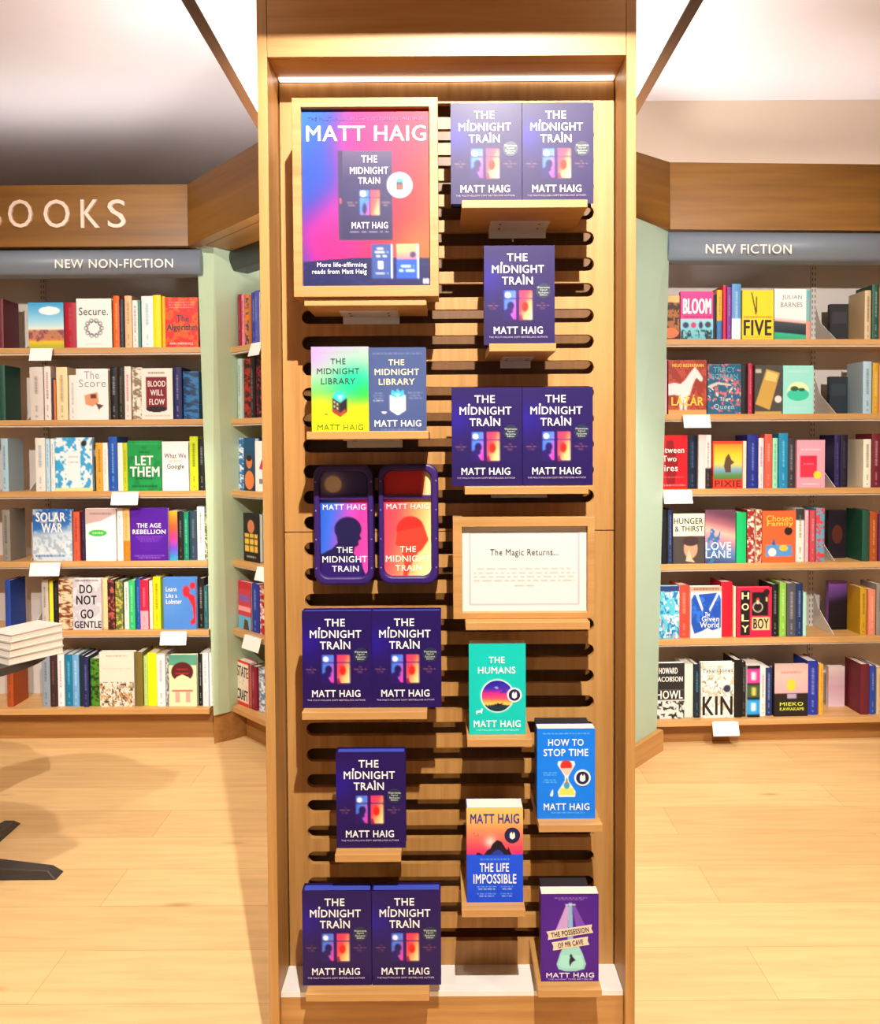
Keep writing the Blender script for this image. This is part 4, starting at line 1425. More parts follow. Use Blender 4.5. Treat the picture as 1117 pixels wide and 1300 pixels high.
T, K_ = True, '#1a1a1c'
WH = '#f4f2ee'
LEFT_ROWS = [
    [('c', 40, 85, 384, [('grad', [(0, '#3aa0d8'), (0.45, '#a8dcf0'), (0.58, '#e8e8d8'), (0.62, '#b08060'), (0.8, '#c87858'), (0.86, '#e0c030'), (1, '#a8b030')], 0, 1), ('ell', 0.6, 0.18, 0.3, 0.09, '#f0f8fa'), ('noise', '#8a4858', 8, 10, 0.6, 3, (0, 0.6, 1, 0.85))], 'picture book with blue sky over fields', []),
     ('s', 85.5, 100.5, 384, '#a8122c', '#d8606c', 'text', 'thick crimson book'),
     ('c', 101, 145.5, 379, [('fill', WH)] + [('ell', 0.49 + 0.22 * math.cos(k * math.pi / 5), 0.60 + 0.155 * math.sin(k * math.pi / 5), 0.062, 0.045, '#5a6468') for k in range(10)] + [('ell', 0.49 + 0.23 * math.cos(k * math.pi / 5), 0.60 + 0.165 * math.sin(k * math.pi / 5), 0.034, 0.024, '#f4f2ee') for k in range(10)] + [('words', 0.25, 0.75, 0.92, 0.012, '#c0c0c0', 3)], 'white book with a ring of petals',
      [('#43484c', 0.006, [('Secure.', 0.07, 0.90, 0.18, 0.34)])]),
     ('s', 146, 154.5, 375, '#e8641c', '#fad0a0', 'text', 'narrow orange book'),
     ('s', 155, 160.5, 380, '#2a2838', '#8078a0', 'text', 'thin dark navy book'),
     ('s', 161, 170.3, 375, '#eac092', '#6a5038', 'text', 'peach coloured book'),
     ('s', 171, 178, 381, '#f0eee8', '#606060', 'text', 'thin white book right of the peach one'),
     ('s', 178.3, 181.8, 381, '#4a9088', '#4a9088', 'plain', 'very thin teal book'),
     ('s', 182.3, 197, 375.5, '#f0f2f4', '#5a9ac0', 'text', 'wide white book with blue marks'),
     ('s', 197.5, 208, 374.5, '#fae010', '#c89000', 'plain', 'bright yellow book'),
     ('s', 208.3, 212.5, 375.5, '#f0b810', '#a87800', 'plain', 'thin amber book right of the yellow one'),
     ('c', 213, 254.5, 377.5, [('fill', '#f01c1c'), ('noise', '#fa5a10', 4, 5, 0.55, 5), ('words', 0.1, 0.9, 0.10, 0.02, '#f8c8c0', 3), ('words', 0.1, 0.9, 0.15, 0.02, '#f8c8c0', 4), ('words', 0.12, 0.88, 0.20, 0.02, '#f8c8c0', 5)], 'glowing red book with black title',
      [('#14060a', 0.024, [('The', 0.34, 0.72, 0.35, 0.49), ('Algorithm', 0.04, 0.98, 0.53, 0.70)]), ('#fae8e4', 0.006, [('ANN MARSHALL', 0.12, 0.85, 0.90, 0.945)])])],
    [('s', 40, 57, 466, '#d8d0c8', '#584848', 'text', 'wide pale book left of the rail'),
     ('s', 57.5, 66, 464, '#ece4dc', '#783840', 'text', 'white book with dark red lettering'),
     ('s', 66.3, 69.5, 480, '#2a2a60', '#8080c0', 'plain', 'very thin indigo book'), ('s', 69.8, 72.8, 482, '#d87828', '#d87828', 'plain', 'very thin orange book'),
     ('s', 73.3, 87.5, 466, '#f0dcae', '#7a5a30', 'text', 'cream book with brown lettering'),
     ('s', 88.2, 98.2, 476, '#eeece6', '#888', 'text', 'short white book left of the big white cover') if False else ('s', 88.2, 98.2, 476, '#eeece6', '#888888', 'text', 'short white book'),
     ('c', 99, 139.5, 468, [('fill', '#f6f2f0'), ('poly', [(0.25, 0.52), (0.66, 0.46), (0.70, 0.66), (0.50, 0.74), (0.28, 0.70)], '#e09c74'), ('rect', 0.44, 0.50, 0.62, 0.58, '#6a3a28'), ('poly', [(0.6, 0.68), (0.85, 0.72), (0.70, 0.80), (0.74, 0.86)], '#584038')], 'white book with a tan folded shape',
      [('#98a0a4', 0.0, [('The', 0.25, 0.72, 0.05, 0.20), ('Score', 0.08, 0.93, 0.21, 0.36)])]),
     ('s', 140, 149.5, 466, '#1c1c1e', '#e8e8e8', 'text', 'black book with white lettering'),
     ('s', 150, 158.8, 466, '#201c18', '#c0a860', 'text', 'black book with gold lettering'),
     ('s', 159.3, 167.5, 465, '#efe4dc', '#c03048', 'text', 'cream book with red lettering'),
     ('s', 168, 180.8, 466, '#e8e2d4', '#8a7a60', 'mix', 'wide cream speckled book'),
     ('c', 181.5, 221, 467.5, [('fill', '#f0e6dc'), ('rect', 0.14, 0.17, 0.81, 0.80, '#7c1424'), ('ell', 0.475, 0.80, 0.335, 0.06, '#241018'), ('words', 0.22, 0.75, 0.09, 0.03, '#584848', 2), ('words', 0.1, 0.9, 0.93, 0.02, '#d89898', 4)], 'cream book with a dark red glass',
      [('#f2e6e0', 0.014, [('BLOOD', 0.20, 0.77, 0.245, 0.36), ('WILL', 0.28, 0.70, 0.42, 0.535), ('FLOW', 0.24, 0.74, 0.60, 0.715)])]),
     ('s', 221.5, 232.5, 466, '#1e2058', '#c8c8e8', 'text', 'navy book'),
     ('s', 233, 253, 471, '#2a72b0', '#183a60', 'mix', 'thick steel blue book by the green pillar')],
    [('s', 45, 57.5, 556, '#e8e4dc', '#7090a8', 'text', 'pale book left of the rail'),
     ('s', 58, 63.5, 557, '#b8dcf0', '#5888a8', 'text', 'slim light blue book'), ('s', 64, 69.3, 557, '#f2f2f0', '#78a0b8', 'text', 'slim white book'),
     ('c', 70, 117.5, 555.5, [('fill', '#3aa6e0'), ('noise', '#e8f4fa', 5, 6, 0.5, 12), ('rect', 0.30, 0.26, 0.68, 0.80, '#eef4f6'), ('words', 0.36, 0.62, 0.36, 0.02, '#a0a8b0', 3), ('words', 0.36, 0.62, 0.46, 0.02, '#a0a8b0', 5), ('circ', 0.78, 0.11, 0.075, '#28282c'), ('rect', -.1, 0.94, 1.1, 1.1, '#e8e4a0')], 'sky blue book with white clouds', []),
     ('s', 120, 130, 562, '#e0a83c', '#6a4810', 'text', 'ochre book'),
     ('s', 130.4, 136.8, 562, '#f0f0ee', '#a0a0a8', 'text', 'slim white book right of the ochre one'),
     ('s', 137.2, 148, 554.5, '#1c56b8', '#e0ecf8', 'text', 'tall royal blue book'),
     ('s', 148.4, 155, 562, '#f0f0e8', '#b0b060', 'plain', 'ivory book'), ('s', 155.3, 161.5, 562, '#c8d020', '#5a6010', 'text', 'yellow-green book'),
     ('c', 162.3, 205.2, 559.5, [('fill', '#12984a'), ('noise', '#0c8440', 3, 4, 0.6, 3), ('words', 0.34, 0.66, 0.23, 0.03, '#0a4a24', 1), ('words', 0.25, 0.75, 0.76, 0.03, '#0a4a24', 2), ('words', 0.12, 0.88, 0.91, 0.035, '#0a4a24', 3), ('words', 0.1, 0.9, 0.06, 0.015, '#60c890', 3)], 'green book with bold white title',
      [(WH, 0.02, [('LET', 0.22, 0.76, 0.30, 0.49), ('THEM', 0.06, 0.94, 0.52, 0.72)])]),
     ('c', 206, 239.5, 560.5, [('fill', '#f4efec'), ('words', 0.25, 0.75, 0.40, 0.05, '#e8b8a8', 5)], 'off-white book with coloured title',
      [('#7c6078', 0.016, [('What We', 0.08, 0.92, 0.24, 0.34)]), ('#3c4c4e', 0.016, [('Google', 0.18, 0.84, 0.46, 0.58)])]),
     ('s', 240.3, 251, 554, '#c6d81c', '#38400c', 'text', 'lime book'),
     ('s', 251.5, 261, 557, '#161616', '#d8d8d8', 'text', 'black book by the green pillar')],
    [('c', 40, 90, 646.5, [('grad', [(0, '#1c58b0'), (0.35, '#3070c0'), (0.5, '#c8dcec'), (0.8, '#dce8f0'), (1, '#c0d4e4')], 0.1, 0.9), ('noise', '#a8bcd0', 6, 7, 0.62, 8), ('words', 0.05, 0.8, 0.90, 0.04, '#4068a0', 3)], 'blue and white book with snowy title',
      [(WH, 0.018, [('SOLAR', 0.08, 0.84, 0.06, 0.24), ('WAR', 0.22, 0.76, 0.27, 0.45)])]),
     ('s', 91, 99, 650, '#e05a40', '#58201c', 'text', 'coral red book'),
     ('s', 99.5, 106, 650, '#2c1c38', '#7058a0', 'text', 'thin aubergine book'),
     ('c', 107, 146, 645.5, [('fill', '#f0eef2'), ('poly', [(0, 0), (1, 0), (1, 0.10), (0.5, 0.24), (0, 0.30)], '#c8aca8'), ('words', 0.15, 0.85, 0.10, 0.035, '#8a6c70', 2), ('ell', 0.40, 0.47, 0.30, 0.065, '#3cc04c'), ('words', 0.22, 0.58, 0.47, 0.035, '#e0f8e0', 3), ('words', 0.1, 0.9, 0.85, 0.012, '#c8c8cc', 3)], 'white book with a green pill-shaped label', []),
     ('s', 146.4, 154, 645.5, '#f2f0ee', '#808890', 'text', 'white book right of the green label cover'),
     ('s', 154.4, 163, 645.5, '#f0bc78', '#e87c18', 'two', 'peach and orange book'),
     ('c', 164, 212, 645, [('fill', '#4c1098'), ('glow', 0.5, 0.5, 0.6, '#5a16ac', 0.7), ('words', 0.15, 0.85, 0.55, 0.012, '#a888d0', 2), ('words', 0.2, 0.8, 0.59, 0.012, '#a888d0', 3), ('words', 0.25, 0.75, 0.63, 0.012, '#a888d0', 4), ('words', 0.1, 0.9, 0.91, 0.02, '#a888d0', 5), ('words', 0.2, 0.8, 0.95, 0.02, '#a888d0', 5)], 'deep purple book with white title',
      [(WH, 0.016, [('THE AGE', 0.17, 0.82, 0.29, 0.375), ('REBELLION', 0.06, 0.94, 0.41, 0.495)])]),
     ('s', 212.5, 223, 649, '#ffffff', '#ffffff', 'rainbow', 'rainbow gradient book'),
     ('s', 223.5, 231, 650, '#18181a', '#c8c8c8', 'text', 'black book'), ('s', 231.5, 237.8, 650, '#148a68', '#c0e8d8', 'text', 'jade green book'),
     ('s', 238.3, 247.5, 649, '#2e4256', '#8aa0b4', 'text', 'slate navy book'), ('s', 248, 257.5, 643.5, '#f0f2f2', '#58686c', 'text', 'tall white book'),
     ('s', 258, 266, 651, '#68783c', '#d8d8c0', 'mix', 'mottled olive book by the green pillar')],
    [('s', 48, 56.5, 736, '#c0b8b0', '#404040', 'text', 'grey book left of the rail'), ('s', 57, 62, 738, '#e8e030', '#505010', 'plain', 'yellow book left of the black one'), ('s', 62.4, 70, 739, '#181618', '#605860', 'text', 'black book behind the stack'),
     ('s', 70.3, 88.5, 735, '#dcc8a4', '#7a3a20', 'mix', 'thick cream book with brown figures'),
     ('c', 89, 125.5, 734.5, [('fill', '#d8d4d8'), ('noise', '#c0bcc8', 3, 4, 0.5, 6), ('words', 0.1, 0.9, 0.04, 0.025, '#4a3a40', 3)], 'pale grey book with heavy black title',
      [('#18181c', 0.018, [('DO', 0.24, 0.70, 0.12, 0.29), ('NOT', 0.12, 0.84, 0.33, 0.51), ('GO', 0.26, 0.72, 0.60, 0.78), ('GENTLE', 0.04, 0.99, 0.83, 0.965)])]),
     ('s', 126, 132, 734.5, '#f0d494', '#8a6838', 'plain', 'cream spine right of the grey cover'),
     ('s', 133, 142, 736, '#3a1c20', '#c0584c', 'mix', 'dark red patterned book'), ('s', 142.4, 152, 737.5, '#5a6c38', '#c8b850', 'mix', 'olive and yellow patterned book'),
     ('s', 153, 159.6, 740, '#f0eee6', '#585858', 'text', 'slim white book left of the green one'), ('s', 160, 168, 737, '#38c070', '#e8f8ec', 'text', 'bright green book'),
     ('s', 168.5, 174.5, 735, '#1c50a8', '#88b0e0', 'text', 'mid blue book'), ('s', 175, 185, 736.5, '#c81c44', '#f4a8b8', 'two', 'crimson and pink book'),
     ('s', 185.4, 189.8, 738, '#ece4d0', '#988c70', 'plain', 'thin cream book'), ('s', 190.2, 199.8, 733, '#f4e010', '#58500c', 'text', 'vivid yellow book'), ('s', 200.1, 204, 735, '#587830', '#587830', 'plain', 'thin moss green book'),
     ('c', 204.5, 246.5, 733, [('fill', '#4a86d8'), ('glow', 0.2, 0.5, 0.6, '#5a98e4', 0.7), ('ell', 0.70, 0.27, 0.11, 0.11, '#e02838'), ('ell', 0.90, 0.16, 0.09, 0.07, '#e02838'), ('poly', [(0.78, 0.3), (0.96, 0.36), (1, 0.62), (0.98, 0.88), (0.86, 0.92), (0.80, 0.86), (0.92, 0.78), (0.88, 0.55), (0.74, 0.38)], '#e02838')], 'blue book with a red lobster',
      [(WH, 0.006, [('Learn', 0.08, 0.40, 0.18, 0.27), ('Like a', 0.08, 0.42, 0.31, 0.39), ('Lobster', 0.08, 0.56, 0.42, 0.51)])]),
     ('s', 247.3, 255.5, 735, '#18181a', '#d8d8d8', 'text', 'black book right of the lobster'), ('s', 255.9, 260.6, 744, '#28686c', '#a8d0d0', 'text', 'thin dark teal book'), ('s', 261, 267, 732, '#f0eeea', '#686868', 'text', 'white book by the green pillar')],
    [('s', 46, 56.5, 830, '#8a98a8', '#303840', 'text', 'blue-grey book left of the rail'), ('s', 57, 65, 832, '#3c2426', '#88605c', 'text', 'dark brown book'), ('s', 65.5, 74, 832, '#f0ecec', '#904050', 'text', 'white book right of the dark brown one'),
     ('s', 75, 85, 832, '#1478a0', '#a8e0ec', 'text', 'teal blue book'), ('s', 85.5, 94, 832, '#6ea8d8', '#e8f4fc', 'text', 'sky blue book'), ('s', 94.5, 99.5, 833, '#1a2c38', '#506878', 'plain', 'thin black-green book'),
     ('s', 100, 107, 834, '#26285c', '#8890d0', 'text', 'navy book'), ('s', 108, 119.5, 837, '#4e8a24', '#204010', 'mix', 'leaf green book'),
     ('c', 121, 165.5, 828, [('fill', '#e8dccc'), ('words', 0.2, 0.8, 0.07, 0.02, '#908478', 3), ('words', 0.1, 0.9, 0.30, 0.012, '#b8ac9c', 4), ('noise', '#48403c', 12, 14, 0.62, 3, (0, 0.55, 1, 1)), ('noise', '#c89c60', 9, 10, 0.66, 8, (0, 0.6, 1, 1))], 'cream book with a crowd of drawn figures', [], 0.04),
     ('s', 166, 175.5, 829, '#78682c', '#c8b868', 'plain', 'olive brown book'), ('s', 176, 181, 834, '#b8d878', '#68883c', 'text', 'pale green book'), ('s', 181.4, 193, 830, '#f2ee10', '#a09808', 'plain', 'broad yellow book'),
     ('s', 194, 205, 831, '#f2eeee', '#d84878', 'text', 'white book with pink lettering'), ('s', 205.4, 209.5, 834, '#c8c8c8', '#606060', 'mix', 'thin grey book'),
     ('c', 210, 245.5, 831.5, [('fill', '#e4e6bc'), ('rect', -.1, -.1, 1.1, 0.20, '#5aa48c'), ('ell', 0.48, 0.33, 0.40, 0.19, '#5c1c20'), ('poly', [(0.10, 0.52), (0.30, 0.42), (0.48, 0.38), (0.70, 0.43), (0.88, 0.52), (0.88, 0.68), (0.10, 0.68)], '#f0e4b8'), ('rect', 0.10, 0.68, 0.86, 0.71, '#c05850'), ('rect', 0.22, 0.72, 0.38, 0.92, '#e8a898'), ('rect', 0.60, 0.72, 0.76, 0.92, '#e8a898'), ('words', 0.28, 0.68, 0.28, 0.03, '#d83838', 1), ('words', 0.24, 0.72, 0.36, 0.03, '#d83838', 2)], 'pale book with a dark red round-haired figure', []),
     ('s', 246.3, 252.5, 831, '#18181a', '#e0e0e0', 'text', 'black book with white lettering'), ('s', 253, 260.5, 829, '#e8e8f0', '#a0a0b0', 'text', 'lavender white book'), ('s', 261, 268.5, 829, '#f0f0f0', '#b0b0b8', 'text', 'plain white book by the green pillar')],
]
EXTRA = [('maroon', '#6c1c2c'), ('cobalt', '#2448a8'), ('sand coloured', '#d0b890'), ('pine green', '#1c5040'), ('rust', '#a84c1c'), ('plum', '#5c2858'),
         ('ice blue', '#a8c8dc'), ('mustard', '#c89c20'), ('salmon', '#e08870'), ('stone grey', '#8c8880'), ('ivory', '#ece4d0')]
for i, row in enumerate(LEFT_ROWS):
    u = 1.0
    for k in range(4):
        nm, cc = EXTRA[(i * 3 + k) % len(EXTRA)]
        wd = 7 + (i * 5 + k * 3) % 4
        if u + wd < row[0][1]:
            row.insert(k, ('s', u, u + wd, VL[i] - 62 - (i * 7 + k * 5) % 9, cc, '#e0d8cc' if k % 2 else '#403c3c', 'text', nm + ' book near the left end'))
        u += wd + 0.5
bay_books(Vector((-1.9, YL)), Vector((1, 0)), Vector((0, -1)), ZL, LEFT_ROWS, 'non-fiction', 0.02)

ANG_ROWS = [
    [('s', 304, 308.5, 373, '#8a1830', '#e09098', 'text', 'dark red book'), ('s', 308.8, 312.5, 373, '#e88098', '#701828', 'text', 'thin pink book'), ('s', 312.8, 318.3, 374, '#d88028', '#2c3870', 'mix', 'orange and blue book'),
     ('s', 318.6, 325, 370, '#2c44b0', '#c0c8f0', 'text', 'royal blue book'), ('s', 325.3, 330.5, 368, '#5058a8', '#c8c8e8', 'text', 'violet blue book'), ('s', 330.8, 340, 369, '#e8e4e8', '#706c88', 'text', 'pale book next to the tower')],
    [('s', 301.5, 307, 455, '#b8ccc4', '#4c6860', 'text', 'pale teal book'), ('s', 307.3, 318.5, 455, '#b02820', '#281410', 'mix', 'red and black patterned book'), ('s', 318.9, 324.5, 455, '#241c20', '#d8d0d0', 'text', 'black book with white lettering'),
     ('s', 324.8, 331.5, 455, '#181418', '#a02840', 'mix', 'black book with dark red spots'), ('s', 331.8, 340, 458, '#e8e6e2', '#808080', 'plain', 'white book next to the tower')],
    [('s', 299, 309, 556, '#3270b0', '#e8f0f8', 'mix', 'blue and white book'), ('c', 309.5, 323.5, 556, [('grad', [(0, '#145078'), (0.4, '#1c4868'), (1, '#182c48')], 0, 1), ('ell', 0.5, 0.45, 0.28, 0.13, '#d8783c'), ('ell', 0.5, 0.80, 0.42, 0.18, '#e08040'), ('ell', 0.5, 0.38, 0.24, 0.06, '#2a1810')], 'dark blue book with an orange figure', []),
     ('c', 324, 341, 560, [('fill', '#f0eeea'), ('poly', [(0.3, 0.55), (0.5, 0.35), (0.7, 0.58)], '#c03850'), ('words', 0.3, 0.7, 0.80, 0.1, '#28282c', 3)], 'white red-marked book next to the tower', [])],
    [('c', 308, 328, 652, [('fill', '#1c1818'), ('ell', 0.48, 0.27, 0.22, 0.14, '#c87850'), ('rect', 0.08, 0.42, 0.9, 0.80, '#e0b848'), ('rect', 0.08, 0.50, 0.9, 0.53, '#5a4018'), ('rect', 0.08, 0.64, 0.9, 0.67, '#5a4018'), ('rect', 0.34, 0.42, 0.40, 0.80, '#5a4018'), ('rect', 0.64, 0.42, 0.70, 0.80, '#5a4018'), ('words', 0.2, 0.8, 0.9, 0.04, '#d8d0c8', 3)], 'black book with a figure in yellow checks', []),
     ('s', 328.3, 332.5, 650, '#3c8898', '#d0e8ec', 'text', 'teal book'), ('s', 332.8, 341, 652, '#5aa0a8', '#d8ecec', 'text', 'light teal book next to the tower')],
    [('c', 300, 316, 738, [('fill', '#c83c50'), ('rect', 0, 0.02, 1, 0.16, '#c02838'), ('rect', 0.08, 0.28, 0.9, 0.42, '#8858a8'), ('rect', 0.0, 0.52, 1.0, 0.62, '#f0a0a8'), ('rect', -.1, 0.72, 1.1, 1.1, '#68b0d8'), ('poly', [(0.4, 1), (0.5, 0.78), (0.75, 0.8), (0.85, 1)], '#584030')], 'pink and red book with a blue foot', []),
     ('s', 316.4, 325.5, 741, '#20389c', '#e8ecf8', 'text', 'thick royal blue book'), ('s', 325.8, 341, 743, '#b01c28', '#f0d8d0', 'mix', 'red book next to the tower')],
    [('c', 295.5, 313, 838, [('fill', '#e0402c'), ('rect', 0.08, 0.05, 0.92, 0.92, '#f0e2d4'), ('noise', '#d89888', 4, 5, 0.66, 4, (0.2, 0.4, 0.8, 0.65))], 'white and red framed book',
      [('#201c1c', 0.012, [('STATE', 0.12, 0.90, 0.12, 0.36), ('CRAFT', 0.10, 0.88, 0.64, 0.88)])], 0.05),
     ('s', 313.5, 320.5, 845, '#8c1c34', '#e0b0b8', 'text', 'dark crimson book'), ('s', 321, 329, 848, '#6888b0', '#e8f0f8', 'mix', 'blue grey book'), ('s', 329.3, 341, 850, '#f0ece8', '#888888', 'plain', 'white book next to the tower')],
]
bay_books(oA, dAng, nAng, ZL, ANG_ROWS, 'angled', 0.03)

